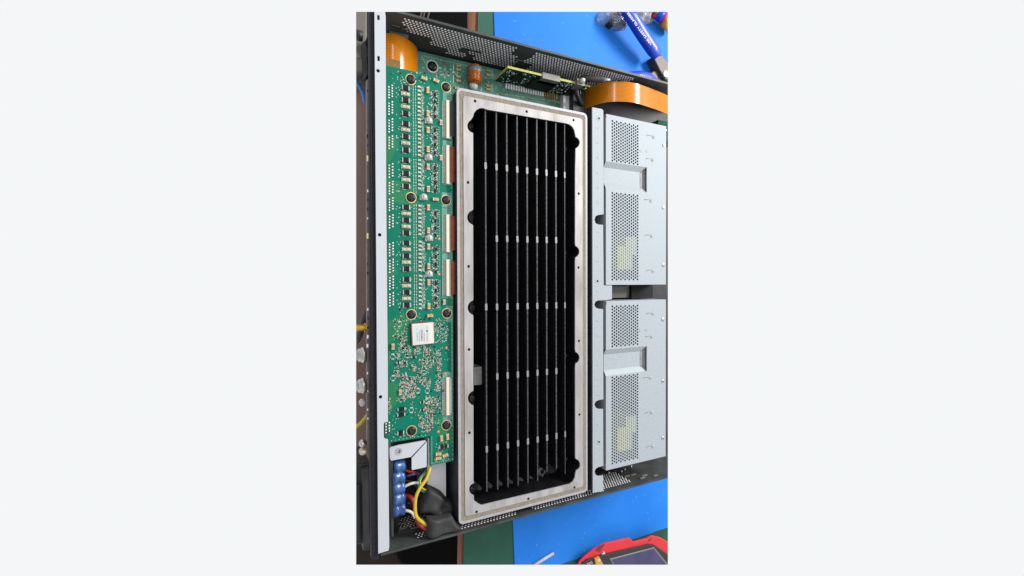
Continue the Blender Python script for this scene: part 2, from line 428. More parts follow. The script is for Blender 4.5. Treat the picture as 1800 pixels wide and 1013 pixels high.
# left mounting rail
rail_poly = [P2(u, v, 88) for u, v in ((658.2, 10), (672, 10), (677, 21), (678, 30), (678.8, 333), (681.7, 650), (681.9, 742), (675.4, 743), (674.6, 746), (674.8, 768), (675.8, 771), (682, 772.5), (682.3, 780), (684.3, 962), (683, 968), (665, 973.5))]
holes = [circ(*P2(u, v, 88), 1.45, 14) for u, v in ((664.7, 124.5), (667.4, 413), (668.8, 698))]
for u, v in ((665.3, 31), (665.5, 103)):
    x, y = P2(u, v, 88); holes.append([(x - 1, y - 2), (x + 1, y - 2), (x + 1, y + 2), (x - 1, y + 2)])
b = MB(); b.plate(rail_poly, holes, 86.6, 88, 'zinc_rail', side='milled_edge')
rail = b.build('mounting_rail', ch, label='silver mounting rail along the rear edge')
b = MB(); b.box(67.2, 72.5, -194, 244, 82, 86.4, 'chip_black'); b.build('rail_backing', ch)
# rear panel: black crinkle frame plus thin outer plate
b = MB()
pp = [P2(u, v, 86) for u, v in ((649.5, 8), (658.6, 8), (661.2, 333), (661.6, 650), (665.5, 985), (653.5, 985), (651, 800), (650.2, 400))]
b.bevprism(pp, 79, 86.2, .8, 'crinkle'); b.build('rear_panel', ch)
b = MB(); b.box(80, 82, -194, 192, 26.2, 72.8, 'black_steel'); b.build('rear_wall', ch)
b = MB(); pp = [P2(u, v, 76) for u, v in ((644.5, 140), (649.5, 140), (650.5, 775), (645.5, 775))]
b.prism(pp, 71, 76, 'grey_beige'); rp = b.build('rear_plate', ch)
b = MB()
for v in range(160, 740, 16):
    if random.random() < .7:
        x, y = P2(646.3 + random.uniform(-.6, .6), v, 76); b.cbox(x, y, 76, random.uniform(.6, 1.4), random.uniform(1, 3), .5, random.choice(('chip_black', 'clip_grey', 'punch')))
for v in (279, 415): x, y = P2(646.5, v, 76); b.cbox(x, y, 76, 1.6, 4.5, 1, 'yellow_tape')
b.build('plate_clips', rp, kind='stuff')
# rear connectors
def thread(b, x0, x1, y, z, r, mt, step=1.0):
    prof = []; x = x0
    while x < x1: prof += [(x - x0, r), (x - x0 + step * .5, r * .9)]; x += step
    b.lathe((x0, y, z), (1, 0, 0), prof, 18, mt)
g = P(640, 576, 72)
b = MB(); thread(b, g.x - 22, g.x + .5, g.y, 72, 3.0, 'brass_gold'); b.lathe((g.x + .5, g.y, 72), (1, 0, 0), [(0, 4), (3, 4), (3, 3.2), (5, 3.2)], 6, 'brass_gold', False)
b.build('threaded_connector', ch, label='gold threaded coaxial connector on the rear edge')
for v in (624, 678):
    g = P(640, v, 70); b = MB()
    b.lathe((g.x - 14, g.y, 70), (1, 0, 0), [(0, 3.8), (4, 3.8), (4, 6.0), (6.5, 6.2), (7, 4.0), (9.5, 4.0), (9.5, 5.4), (12, 5.4), (12, 6.2), (14.5, 6.4)], 20, 'nickel')
    for s_ in (-1, 1): b.cyl((g.x - 8, g.y, 70), .8, 5.8, 'nickel', 8, (0, s_, 0))
    b.build('bayonet_connector', ch)
for v, mt in ((708, 'film_grey'), (780, 'nickel'), (794, 'solder_warm')):
    g = P(645, v, 66); b = MB(); b.lathe((g.x - 3, g.y, 62), (0, 0, 1), [(0, 3), (3, 3.2), (5, 2.2), (6, .6)], 12, mt); b.build('ground_stud', ch)
# divider bracket beside the supplies
bl = []
for u, v in ((1041, 189), (1058, 192), (1060.3, 195), (1061, 377), (1052, 378), (1047, 380), (1044.6, 386.5), (1047, 393), (1052, 395), (1060, 395.5), (1061, 500), (1062, 502), (1075.5, 502), (1075.5, 526), (1066, 527.5), (1052, 528), (1047, 530), (1044.4, 535.5), (1047, 541), (1052, 543), (1060, 543.5), (1060.5, 702), (1052, 703.5), (1047, 706), (1044.5, 711), (1047, 716.5), (1052, 719), (1060, 719), (1060.5, 819), (1052, 821), (1047, 824), (1044.8, 829), (1047, 835), (1052, 837), (1060, 836), (1060.5, 863), (1042, 866.5)): bl.append(P2(u, v, 86))
hb = [circ(*P2(u, v, 86), 1.2, 12) for u, v in ((1052.5, 208.5), (1050, 494.5), (1052.6, 777))]
b = MB(); b.plate(bl, hb, 85, 86.2, 'zinc', side='milled_edge'); b.box(280.4, 281.3, -193, 198, 26, 85, 'dark_steel')
dv = b.build('divider_bracket', ch)
for u, v in ((1052.5, 208.5), (1050, 494.5), (1052.6, 777)):
    x, y = P2(u, v, 86); inst('dimple', 'screw_boss', lambda b: b.ring((0, 0, 0), 1.2, 2.4, .22, 'zinc', 18), Vector((x, y, 86.2)), dv)
for i in range(22):
    v = 226 + i * 26
    if any(abs(v - q) < 14 for q in (386.5, 495, 535.5, 711, 777, 829)): continue
    x, y = P2(1050, v, 86); inst('emb', 'stamped_mark', lambda b: b.lathe((0, 0, 0), (0, 0, 1), [(0, 1.1), (.12, .7)], 10, 'zinc'), Vector((x, y, 86.2)), dv)
# dark brace under the big ribbon, and grey brace between the supplies
b = MB(); b.box(299, 384, 196.5, 213, 26, 46, 'dark_steel'); b.box(282.5, 297, 199.5, 238, 26, 50, 'dark_steel'); b.build('cable_brace', ch)
b = MB(); b.box(306, 384, 4, 17, 26, 60, 'clip_grey'); b.box(300, 316, 2.8, 18.5, 60, 63, 'dark_steel'); b.box(352, 384, 2.8, 18.5, 60, 64, 'chip_black'); b.build('centre_brace', ch)

# ================================================================== BASE BOARD (duller green, deep in the tray)
bz = 38.0
bb = thing('base_board', (200, 215, bz - 2), 'dull green circuit board deep in the tray along the upper perforated wall', 'circuit board')
b = MB(); b.box(84, 282, 150, 239.5, bz - 1.8, bz, 'pcb_base'); b.build('laminate', bb)
b = MB(); b.box(282.4, 284, 199.8, 238.5, bz - 1.8, bz + 6, 'pcb_light'); b.build('side_strip', bb)
def tancap(b):
    b.cbox(0, 0, 0, 3.0, 2.2, 1.5, 'tan', 0, .2)
    for s_ in (-1, 1): b.cbox(s_ * 1.75, 0, 0, .7, 2.3, 1.55, 'solder_warm')
for u, v in ((805.3, 117), (805.3, 123.6), (805.3, 135.7), (805.3, 143), (857.7, 125), (857.7, 132.5), (857.7, 151.8), (857.7, 158), (803, 156)):
    inst('tancap', 'ceramic_capacitor', tancap, P(u, v, bz), bb)
t0 = P(834.5, 132, bz + 5)
tor = MB(); vs = []; fs = []; NU, NV = 40, 12
tor.lathe((t0.x, t0.y - 8.5, bz + 5.2), (0, 1, 0), [(0, 4.4), (1.5, 6.0), (6, 6.5), (12, 6.5), (16.5, 5.8), (18, 4.2)], 20, 'copper')
to = tor.build('toroid_inductor', bb, label='copper wound inductor with pale core band')
w = MB()
for k in range(14):
    y = t0.y - 7.4 + k * 1.1
    if 1.5 < y - t0.y < 6: continue
    w.lathe((t0.x, y, bz + 5.2), (0, 1, 0), [(0, 6.1), (.25, 6.75), (.7, 6.75), (.95, 6.1)], 20, 'copper')
w.build('winding', to)
w = MB(); w.lathe((t0.x + .3, t0.y + 1.8, bz + 5.6), (0, 1, 0), [(0, 6.5), (.4, 6.6), (3.8, 6.6), (4.2, 6.5)], 20, 'core_blue'); w.build('core_band', to)
w = MB(); w.lathe((t0.x - .5, t0.y - 10, bz + 2), (0, 0, 1), [(0, 4.6), (2, 4.4), (3.6, 3), (4.4, .8)], 16, 'glue'); w.build('glue_blob', to)
s0 = P(760, 117, bz); inst('scr_b', 'screw', screw_maker(4.6, hh=2.4), s0, bb)
b = MB(); b.ring((s0.x, s0.y, bz), 4.9, 6.0, .15, 'silk'); 
for _ in range(330):
    u, v = random.uniform(740, 905), random.uniform(100, 175)
    if 822 < u < 848 and 110 < v < 156: continue
    p = P(u, v, bz)
    if p.y > 236 or p.y < 195: continue
    b.cbox(p.x, p.y, bz, random.choice((.5, .6, 1.4)), random.choice((.5, .6, 1.1)), .15, random.choice(('silk', 'silk', 'solder', 'solder_warm')))
for u in range(742, 860, 4): p = P(u, 93 + (u - 742) * .22, bz); b.cbox(p.x, min(p.y, 236), bz, 1.0, .7, .12, 'silk')
for u, v in ((797, 120), (797, 139), (782, 126), (782, 132), (865, 128), (865, 155), (846, 160)):
    p = P(u, v, bz); b.cbox(p.x, p.y, bz, .7, 7, .12, 'silk')
b.build('pads_and_silkscreen', bb, kind='stuff')
b = MB()
for k in range(44):
    p = P(880 + k * 2.9, 166 + k * .42, bz)
    b.cbox(p.x, p.y, bz, random.uniform(.6, 1.4), random.uniform(.6, 1.6), random.uniform(.3, 1.4), random.choice(('solder', 'solder_warm', 'tan', 'silk')))
b.build('small_components', bb, kind='stuff')

# ================================================================== UPRIGHT DAUGHTER BOARD
db = thing('daughter_board', (242, 228, bz), 'small dark green board standing upright with bright yellow-green edge', 'circuit board')
yf = 226.5
b = MB(); b.box(194, 290, yf, yf + 2.2, bz + 1.5, 70, 'pcb_dark', top='fr4_edge'); b.box(193.2, 194, yf, yf + 2.2, bz + 1.5, 70.02, 'fr4_edge'); b.build('laminate', db)
def onface(b, x, z, w, h, t, mt): b.box(x - w / 2, x + w / 2, yf - t, yf, z - h / 2, z + h / 2, mt)
b = MB(); onface(b, 240, 54, 27, 22, 2.2, 'chip_black'); b.build('chip', db)
b = MB(); onface(b, 211, 57, 11, 11, 1.5, 'chip_black'); b.build('chip', db)
b = MB(); onface(b, 276, 50, 6, 14, 1.5, 'chip_black'); b.build('chip', db)
b = MB()
for _ in range(330):
    x, z = random.uniform(196, 289), random.uniform(42, 68)
    if 226 < x < 254 and 42 < z < 66: continue
    onface(b, x, z, random.choice((.6, .9, 1.5)), random.choice((.6, .9, 1.4)), random.uniform(.3, .9), random.choice(('punch', 'silk', 'solder', 'punch', 'grey_part', 'chip_black', 'tan', 'wire_green', 'chip_black')))
b.build('small_components', db, kind='stuff')
b = MB()
for k in range(22):
    x = 206 + k * 2.9
    b.box(x, x + 1.5, yf - 5.4, yf - .1, bz, bz + 2.2, 'punch' if k < 16 else 'tan')
b.build('pin_row', db, kind='stuff')
b = MB(); b.box(231.5, 252, yf - 2.2, yf + 3.6, 59.5, 71, 'clip_grey'); b.build('edge_clip', db)
b = MB(); b.box(271, 280, yf - 2, yf + 4, 62, 74, 'clip_grey'); b.lathe((276, yf + 2, 74), (0, 0, 1), [(0, 3), (3, 2.6), (5, 1.2)], 10, 'glue'); b.build('edge_clip', db)

# ================================================================== CONTROL BOARD (bright green, large)
Z = 80.0
cb = thing('control_board', (104, 40, Z - 1.6), 'bright green control circuit board crowded with tiny parts beside the silver rail', 'circuit board')
poly = [(73.2, 200), (134.3, 200), (133.4, -136.2), (112.4, -136.2), (112.2, -110.8), (72.6, -110.8)]
bh = []
b = MB(); b.plate(poly, bh, Z - 1.6, Z, 'pcb', side='pcb_edge'); b.build('laminate', cb)
b = MB()   # pale green patches around the flat-cable connectors
for v0, v1, u0 in ((158, 246, 779), (246, 327, 778.5), (338, 366, 776.5), (366, 524, 776.5), (538, 566, 785), (566, 655, 793), (655, 750, 778)):
    a = P(u0, v0, Z); c = P(796, v1, Z); b.box(a.x, min(c.x, 133.3), c.y, a.y, Z, Z + .05, 'pcb_light')
b.build('pale_patches', cb, kind='stuff')
for u, v in ((722, 140), (784, 153.5), (722.5, 347.5), (784, 352), (723, 553), (785.5, 551), (723.5, 757.5), (784.5, 747.5)):
    p = P(u, v, Z); o = inst('scr_c', 'screw', screw_maker(3.9, hh=1.9), p + Vector((0, 0, .12)), cb, random.uniform(0, 1.5))
    inst('scr_ring', 'screw_land', lambda b: b.ring((0, 0, 0), 3.7, 4.6, .1, 'gold', 26), p, o).location = (0, 0, -.0001)
def chipres(b):
    b.cbox(0, 0, 0, 4.6, 4.1, 1.9, 'chip_black', 0, .25)
    for s_ in (-1, 1): b.cbox(s_ * 2.75, 0, 0, .9, 3.6, 1.3, 'solder')
def creamres(b):
    b.cbox(0, 0, 0, 6.4, 2.9, 1.1, 'cream', 0, .3)
    for s_ in (-1, 1): b.cbox(s_ * 1.7, .1, 1.1, 2.3, 1.7, .5, 'solder_warm', 0, .2)
    for s_ in (-1, 1): b.cbox(s_ * 3.4, 0, 0, .6, 3.0, .9, 'solder')
BV = (155.5, 177, 200.4, 218.3, 240.9, 264.2, 282, 305.3, 327.9, 364.6, 387.2, 409.7, 427.5, 450, 472.6, 491, 513.8, 536.4)
WV = (165.9, 188.3, 228.8, 252, 294, 316.6, 375.9, 398.5, 438.7, 461.3, 502.6, 525)
for v in BV: inst('chipres', 'chip_resistor', chipres, P(712.5 + (v - 155) * .0055, v, Z), cb)
for v in WV: inst('creamres', 'film_resistor', creamres, P(712.3 + (v - 155) * .0055, v, Z), cb)
def vcap(b):
    b.cbox(0, 0, 0, 2.5, 3.2, 1.9, 'tan', 0, .2)
    for s_ in (-1, 1): b.cbox(0, s_ * 2.0, 0, 2.55, .9, 1.95, 'solder_warm')
for v in (160, 200.6, 229.6, 263.4, 294, 333, 365.4, 405.7, 434, 468.5, 496.4, 538.3): inst('vcap', 'ceramic_capacitor', vcap, P(751.3 + (v - 160) * .005, v, Z), cb)
for u, v, a in ((745, 139, 1.35), (766, 143, 1.3), (765, 351, 1.57), (755.4, 554.8, 1.57), (690, 609, 0), (775.5, 770, .05), (786, 767, .05), (770, 797.5, 1.5), (770, 805, 1.5), (782, 800, 1.75)):
    inst('vcap', 'ceramic_capacitor', vcap, P(u, v, Z), cb, a)
def scap(b):
    b.cbox(0, 0, 0, 2.4, 2.6, 1.6, 'tan', 0, .2); b.cbox(-1.0, 0, 0, .6, 3.0, 1.2, 'chip_black')  # black strip paints the shaded left side of the body
    for s_ in (-1, 1): b.cbox(0, s_ * 1.8, 0, 2.4, .9, 1.3, 'white_part')
for u, v in ((774.7, 216), (774.7, 278), (780.3, 531), (703, 689.5)): inst('scap', 'ceramic_capacitor', scap, P(u, v, Z), cb)
def ind(b):
    b.lathe((0, 0, 0), (0, 0, 1), [(0, 2.9), (1, 3.1), (2.6, 2.8), (3.4, 1.6), (3.5, .4)], 14, 'white_part')
    b.cbox(-2.6, -.6, 0, 1.6, 4.4, 1.4, 'solder', 0, .2); b.cbox(2.4, -.6, 0, 1.8, 3.6, 1.6, 'solder', 0, .2); b.cbox(-.5, 0, 2.2, .8, 3, 1.35, 'grey_part')
for u, v in ((753, 212.7), (753, 277), (744, 347), (753.7, 418.6), (753.7, 481.4)): inst('ind', 'inductor', ind, P(u, v, Z), cb)
# black parts of the lower half
def blk(w, h, t):
    def f(b):
        b.cbox(0, 0, 0, w, h, t, 'chip_black', 0, .2)
        for s_ in (-1, 1): b.cbox(s_ * (w / 2 + .5), 0, 0, 1, h * .8, t * .6, 'solder')
    return f
for u, v, w_, h_ in ((705.4, 719, 4.6, 3.0), (705, 728.6, 4.6, 3.0), (704, 761, 3.6, 4.0), (776, 785, 2.6, 3.4), (783.3, 784.5, 2.6, 3.4), (741.7, 707, 1.6, 2), (741.7, 720.5, 1.6, 2), (727, 628, 2.4, 1.4), (708, 612, 2.4, 1.5), (700, 638, 1.2, 2.4), (711, 638, 2.2, 1.6), (757, 730, 1.2, 2)):
    inst(('blk', w_, h_), 'black_chip', blk(w_, h_, 1.6), P(u, v, Z), cb)
def wend(b):
    for s_ in (-1, 1): b.cbox(0, s_ * 2.0, 0, 2.4, 1.2, .7, 'solder', 0, .15)
    b.ring((0, 0, 0), 1.9, 2.1, .06, 'silk', 8)
for u, v in ((723, 721), (701.5, 570), (690.5, 665), (690, 627), (734.5, 687), (751, 687), (750, 705)): inst('wend', 'empty_footprint', wend, P(u, v, Z), cb)
for u, v in ((785, 611.6), (728, 651), (782.7, 656.4), (770.7, 758.7), (771.8, 420), (772, 482)):
    inst('via', 'test_via', lambda b: (b.ring((0, 0, 0), .55, 1.2, .08, 'copper', 14), b.cyl((0, 0, 0), .55, .2, 'solder_warm', 10)), P(u, v, Z), cb)
# flat-cable connectors
def conn(L):
    def f(b):
        b.cbox(-2.3, 0, 0, .5, L - 2, .5, 'solder')
        b.cbox(-.2, 0, 0, 2.6, L, 2.4, 'conn_cream', 0, .25); b.cbox(1.55, 0, 0, .9, L - 1.5, 1.7, 'conn_tan'); b.cbox(2.9, 0, 0, 1.7, L - 2.2, 1.5, 'white_part', 0, .2)
        for s_ in (-1, 1): b.cbox(.6, s_ * (L / 2 - .4), 0, 3.4, .9, 1.6, 'conn_cream')
    return f
CN = ((177, 244), (256, 324), (377.5, 443.6), (456.5, 520.6), (663.7, 729.7))
for v0, v1 in CN:
    a, c = P(787, v0, Z + 1), P(787.5, v1, Z + 1); L = a.y - c.y
    o = inst(('conn', round(L, 1)), 'flat_cable_connector', conn(L), Vector(((a.x + c.x) / 2 - .3, (a.y + c.y) / 2, Z)), cb)
    w = MB(); n = int(L / .7)
    for k in range(n): w.box(a.x - 5.2 + .3, a.x - 3.3, c.y + .8 + k * (L - 1.6) / n, c.y + 1.1 + k * (L - 1.6) / n, Z + .05, Z + .4, 'solder')
    w.build('contact_row', o, kind='stuff')
# white module with printed label
m0 = P(742, 586.5, Z)
b = MB(); b.cbox(m0.x, m0.y, Z, 19.4, 19.6, .9, 'flex_brown', .04); md = b.build('radio_module', cb, label='square white shielded module with printed label')
b = MB(); b.cbox(m0.x, m0.y, Z + .9, 18.6, 18.2, 2.2, 'module_can', .04, .4); b.build('shield_can', md)
b = MB(); b.cbox(m0.x - 1.2, m0.y - .4, Z + 3.1, 13.5, 15.6, .06, 'label', .04); lb = b.build('label_sticker', md)
b = MB(); zl = Z + 3.16
def pr(dx, dy, w_, h_): b.cbox(m0.x + dx, m0.y + dy, zl, w_, h_, .03, 'print', .04)
yy = -5.5
for k in range(22): pr(-1.2, yy, 1.8, random.choice((.12, .2, .3))); yy += .44
for cx, n in ((-5.2, 16), (-3.4, 18), (.9, 14), (3.4, 15)):
    yy = -6
    for k in range(n): pr(cx + random.uniform(-.1, .1), yy, random.uniform(.3, .75), .28); yy += .52
b.lathe((m0.x + 3.4, m0.y + 2.4, zl), (0, 0, 1), [(0, .8), (.03, .8)], 4, 'print', False); pr(3.4, 2.4, 1.9, .35); pr(3.4, 2.4, .35, 1.9); pr(-5.4, 4.2, .5, .5); pr(3.2, 5, 1.2, .3)
b.build('printed_marks', lb, kind='stuff')
b = MB()
for k in range(24):
    y = m0.y - 9 + k * .78
    for s_ in (-1, 1): b.cbox(m0.x + s_ * 10.1, y, Z, 1.1, .42, .3, 'chip_black' if s_ < 0 else 'solder_warm')
b.build('castellations', md, kind='stuff')
# pad fields by the rail
b = MB(); 
def pads(b, u0, v0, v1, n=5):
    for j, du in enumerate((0, 6)):
        for k in range(n):
            p = P(u0 + du, v0 + (v1 - v0) * k / (n - 1) - j * 2.5, Z); b.lathe((p.x, p.y, Z), (0, 0, 1), [(0, .95), (.25, .78), (.45, .3)], 8, 'solder')
for v0, v1 in ((153, 172), (182, 201), (212, 232), (242, 261), (291, 312), (322, 341), (351, 370), (381, 401), (430, 450), (459, 479), (489, 509), (518, 538)): pads(b, 683 + (v0 - 150) * .005, v0, v1)
pads(b, 678, 746, 761, 4)
b.build('solder_pads', cb, kind='stuff')
# columns of tiny parts
GR = ((152, 210), (215, 276), (281, 338), (361, 418), (424, 479), (484, 542))
tiny = MB()
def tb(u, v, w_, h_, t, mt, a=0.):
    p = P(u, v, Z); tiny.cbox(p.x, p.y, Z, w_, h_, t, mt, a)
R_ = random.uniform
for g0, g1 in GR:
    du = (g0 - 150) * .006
    v = g0
    while v < g1:
        k = int(v * 3)
        for q in (-2.2, 1.8): tb(728.5 + du + q + R_(-.2, .2), v, .75, .8, .35, random.choice(('solder_warm', 'solder', 'silk'))); tb(728.5 + du + q, v + 2.6, .6, .35, .1, 'silk')
        v += 5.7
    v = g0 + 1
    while v < g1:
        tb(736.5 + du, v, 2.3, 1.5, .7, random.choice(('cream', 'solder_warm', 'white_part'))); tb(734.4 + du, v, .7, 1.6, .6, 'solder'); tb(738.6 + du, v + 1, .7, 1.5, .6, 'solder_warm'); v += 7.1
    v = g0
    while v < g1:
        for q in range(3): tb(740.8 + du + q * 1.7 + R_(-.4, .4), v + R_(-.6, .6), R_(.35, .8), R_(.35, .9), R_(.1, .6), random.choice(('silk', 'grey_part', 'white_part', 'solder', 'silk')))
        v += 2.4
    v = g0 + 8
    while v < g1 + 2:
        for q in range(7):
            if 2 <= q <= 3 and (int((v - g0) / 6.6) % 2 == 0): continue
            tb(757.8 + du + q * 1.75 + R_(-.5, .5), v + R_(-.8, .8), R_(.4, .95), R_(.35, 1.0), R_(.1, .7), random.choice(('silk', 'grey_part', 'grey_part', 'white_part', 'solder', 'chip_black')))
        v += 2.5
    v = g0 + 14
    while v < g1:
        tb(764 + du, v, 1.9, 2.5, 1.0, 'chip_black')
        for q in range(4): tb(761.2 + du, v - 2 + q * 1.4, .8, .25, .3, 'solder')
        v += 13.2
    v = g0 + 10
    while v < g1 + 2: tb(771 + du, v, .55, .55, .3, 'solder_warm'); v += 3.1
    for q in range(9): tb(R_(696, 706), R_(g0, g1), .7, .7, .12, random.choice(('silk', 'solder', 'solder_warm')))
    for q in range(10): tb(R_(746, 757), R_(g0, g1), .7, .6, .2, random.choice(('silk', 'solder')))
for v in BV:
    tb(719.5 + (v - 155) * .0055, v + 3, .7, .9, .3, 'solder'); tb(704, v, .5, .5, .1, random.choice(('silk', 'gold')))
    tb(711, v + 5.2, 3.4, .5, .06, 'silk'); tb(722.5, v, .6, .5, .1, 'silk')
tiny.build('small_components', cb, kind='stuff', label='columns of tiny parts in six repeating groups')
# scatter of the lower half, cluster by cluster
tiny = MB()
CL = ((703, 718, 595, 604, 26), (700, 722, 604, 620, 60), (727, 742, 609, 623, 34), (743, 756, 610, 618, 30), (697, 705, 621, 632, 22), (712, 722, 622, 630, 22), (744, 753, 618, 630, 26), (765, 775, 613, 626, 36),
      (765, 776, 629, 642, 38), (696, 716, 634, 648, 40), (723, 733, 640, 648, 24), (736, 752, 630, 656, 64), (753, 763, 614, 648, 44), (768, 775, 643, 653, 20), (766, 776, 655, 688, 54), (692, 703, 651, 664, 34),
      (706, 716, 654, 664, 26), (734, 750, 655, 673, 50), (702, 732, 662, 684, 190), (706, 730, 682, 700, 80), (741, 757, 664, 681, 40), (764, 774, 678, 687, 22), (719, 729, 690, 700, 24), (748, 762, 698, 713, 50), (763, 774, 697, 722, 56),
      (746, 766, 711, 731, 60), (683, 688, 699, 728, 22), (697, 713, 699, 707, 14), (735, 761, 730, 752, 110), (740, 756, 748, 760, 40), (690, 716, 560, 598, 60), (763, 776, 560, 606, 60), (776, 788, 562, 606, 40), (764, 772, 735, 750, 8),
      (766, 790, 775, 795, 22), (683, 700, 735, 765, 14), (690, 750, 764, 770, 14), (758, 795, 806, 812, 12), (700, 760, 544, 566, 24), (690, 790, 606, 735, 120), (690, 800, 126, 150, 50))
for u0, u1, v0, v1, n in CL:
    for _ in range(int(n * 1.35)):
        u, v = R_(u0, u1), R_(v0, v1); r = random.random()
        if 720 < u < 764 and 565 < v < 607: continue
        if r < .34: tb(u, v, R_(.5, 1.0), R_(.4, .9), R_(.2, .6), random.choice(('solder', 'white_part', 'solder_warm')))
        elif r < .62: tb(u, v, R_(.5, 1.4), R_(.25, .45), .06, 'silk', random.choice((0, 1.57)))
        elif r < .80: tb(u, v, R_(.6, 1.2), R_(.5, 1.0), R_(.3, .8), 'grey_part')
        elif r < .88: tb(u, v, R_(.7, 1.3), R_(.6, 1.1), R_(.3, .8), 'chip_black')
        elif r < .95: tb(u, v, R_(.6, 1.1), R_(.5, .9), R_(.3, .7), random.choice(('tan', 'cream')))
        else: tb(u, v, .5, .5, .1, 'gold')
tiny.build('small_components', cb, kind='stuff', label='crowded tiny parts around the white module')
# edge stitching vias
b = MB()
for k in range(90):
    v = 165 + k * 7.2; p = P(794.3 + (v - 165) * .003, v, Z); b.cyl((min(p.x, 133.0) - .5, p.y, Z), .3, .08, 'silk', 6)
for k in range(11): x = 76 + k * 3.2; b.cyl((x, -109.3, Z), .35, .08, 'silk', 6)
for k in range(12): b.cyl((113.6 + k * 1.7, -134.6, Z), .3, .08, 'silk', 6)
for k in range(14): b.cyl((113.6, -134 + k * 1.7, Z), .3, .08, 'silk', 6)
b.build('edge_vias', cb, kind='stuff')

# ================================================================== BROWN FLEX TAILS under the heat sink
for (v0, v1), lab in zip(CN, ('dark brown flex tail by the topmost connector', 'red-brown flex tail second from the top beside the heat sink', 'red-brown flex tail third from the top beside the heat sink', 'red-brown flex tail fourth from the top beside the heat sink', None)):
    if not lab: continue
    a, c = P(793, v0 + 3, Z), P(793, v1 - 3, Z); b = MB(); pts = [(131.0, Z + 2.0), (133.4, Z + 2.1), (135.1, Z + 1.6), (135.55, Z - 1), (135.6, Z - 20)]
    mt = 'flex_brown' if v0 > 200 else 'dark_steel'
    vs = []; fs = []
    for x, z in pts: vs += [(x, a.y, z), (x, c.y, z)]
    for x, z in pts: vs += [(x + .25, a.y, z + .25), (x + .25, c.y, z + .25)]
    n = len(pts)
    for k in range(n - 1): fs += [(2 * k, 2 * k + 1, 2 * k + 3, 2 * k + 2), (2 * n + 2 * k, 2 * n + 2 * k + 2, 2 * n + 2 * k + 3, 2 * n + 2 * k + 1)]
    b.add(vs, fs, mt)
    b.build('flex_tail', label=lab, cat='flex cable', group='flex tails')

# ================================================================== HEAT SINK
HX0, HX1, HY0, HY1, HZ = 138.2, 274.4, -191.3, 191.3, 86.0
hs = thing('heat_sink', (206, 0, 30), 'large aluminium heat sink housing with machined silver rim and black fins', 'heat sink')
def arc(cu, cv, r, a0, a1, n=10, ry=None):
    return [(cu + r * math.cos(math.radians(a0 + (a1 - a0) * k / n)), cv + (ry or r) * math.sin(math.radians(a0 + (a1 - a0) * k / n))) for k in range(n + 1)]
cav = []
cav += [(857, 193)] + [(993, 216.7), (1000, 218.5), (1005.5, 222.5), (1009.5, 229), (1011.3, 238)]
cav += arc(1008.5, 251, 10.5, -72, 72) + [(1011, 300)]
cav += [(1010.8, 428)] + arc(1007.5, 442.5, 10.8, -68, 68) + [(1010.8, 458)]
cav += [(1010.8, 614)] + arc(1007.8, 629, 10.8, -68, 68) + [(1011, 645)]
cav += [(1011.2, 803)] + arc(1009, 817, 10.8, -75, 70) + [(1011.4, 832), (1010.2, 840), (1006.5, 847), (1001, 851)]
cav += [(846.4, 888), (840, 885), (833, 879.5), (832.6, 872)]
cav += arc(835.5, 860, 11, 105, 258)[0:] + [(832, 845)]
cav += [(832, 714)] + arc(835.5, 700, 13.2, 108, 252) + [(832, 686)]
cav += [(831.8, 556)] + arc(835, 541, 13.2, 108, 252) + [(831.8, 526)]
cav += [(831.5, 397)] + arc(834, 382.5, 13, 108, 252) + [(831.5, 368)]
cav += [(831.5, 240)] + arc(833.5, 222, 12.2, 100, 240) + [(831.2, 206), (833, 199), (837.5, 193.5), (843.5, 190.3), (849, 190.2), (853.5, 192)]
cavw = [P2(u, v, HZ) for u, v in cav]
outer = rrect(HX0 - 2.4, HX1, HY0, HY1, 4.5)
g0 = rrect(HX0 - .2, HX1 - 2.2, HY0 + 2.4, HY1 - 2.4, 3); g1 = rrect(HX0 + 3.4, HX1 - 5.8, HY0 + 6.2, HY1 - 6.2, 2.5)
b = MB(); b.plate(outer, [cavw], 36, HZ - .9, 'milled_edge', hole_mat='anodised', side='dark_steel'); b.build('housing', hs)  # outer side coloured dark to stand for shade in the gap
b = MB(); b.plate(outer, [g0], HZ - .88, HZ, 'milled_edge'); b.build('outer_rim', hs)
b = MB(); b.plate(rrect(HX0 - .1, HX1 - 2.3, HY0 + 2.5, HY1 - 2.5, 3), [g1], HZ - .86, HZ - .25, 'gasket'); b.build('gasket', hs)
fh = [circ(*P2(u, v, HZ), 1.35, 14) for u, v in ((835, 178), (822.6, 321), (823.7, 468.5), (824.5, 614.5), (825, 761), (837.5, 900), (928.6, 877), (1009.5, 857), (925.5, 196.5), (1008, 211.5), (1017, 340.6), (1016.7, 470.5), (1017.5, 599.5), (1018.4, 729))]
b = MB(); b.plate(rrect(HX0 + 3.5, HX1 - 5.9, HY0 + 6.3, HY1 - 6.3, 2.4), [cavw] + fh, HZ - .85, HZ + .25, 'milled', hole_mat='milled_edge'); fr = b.build('sealing_face', hs)
b = MB()
for h in fh:
    cx = sum(p[0] for p in h) / len(h); cy = sum(p[1] for p in h) / len(h); b.lathe((cx, cy, HZ - .83), (0, 0, 1), [(0, 1.3), (.02, 1.3)], 12, 'chip_black')
b.build('thread_bottoms', fr)
b = MB(); b.box(HX0 + 8, HX1 - 8, HY0 + 12, HY1 - 8, 50, 56, 'anodised_floor'); b.build('cavity_floor', hs)
FX = ((854.5, 193, 864.8), (873.6, 195, 861), (891.8, 198, 857), (909.8, 201, 854), (927.2, 205, 849), (944.4, 208, 846), (961, 211, 829), (977.6, 213, 824), (993, 217, 833.5))
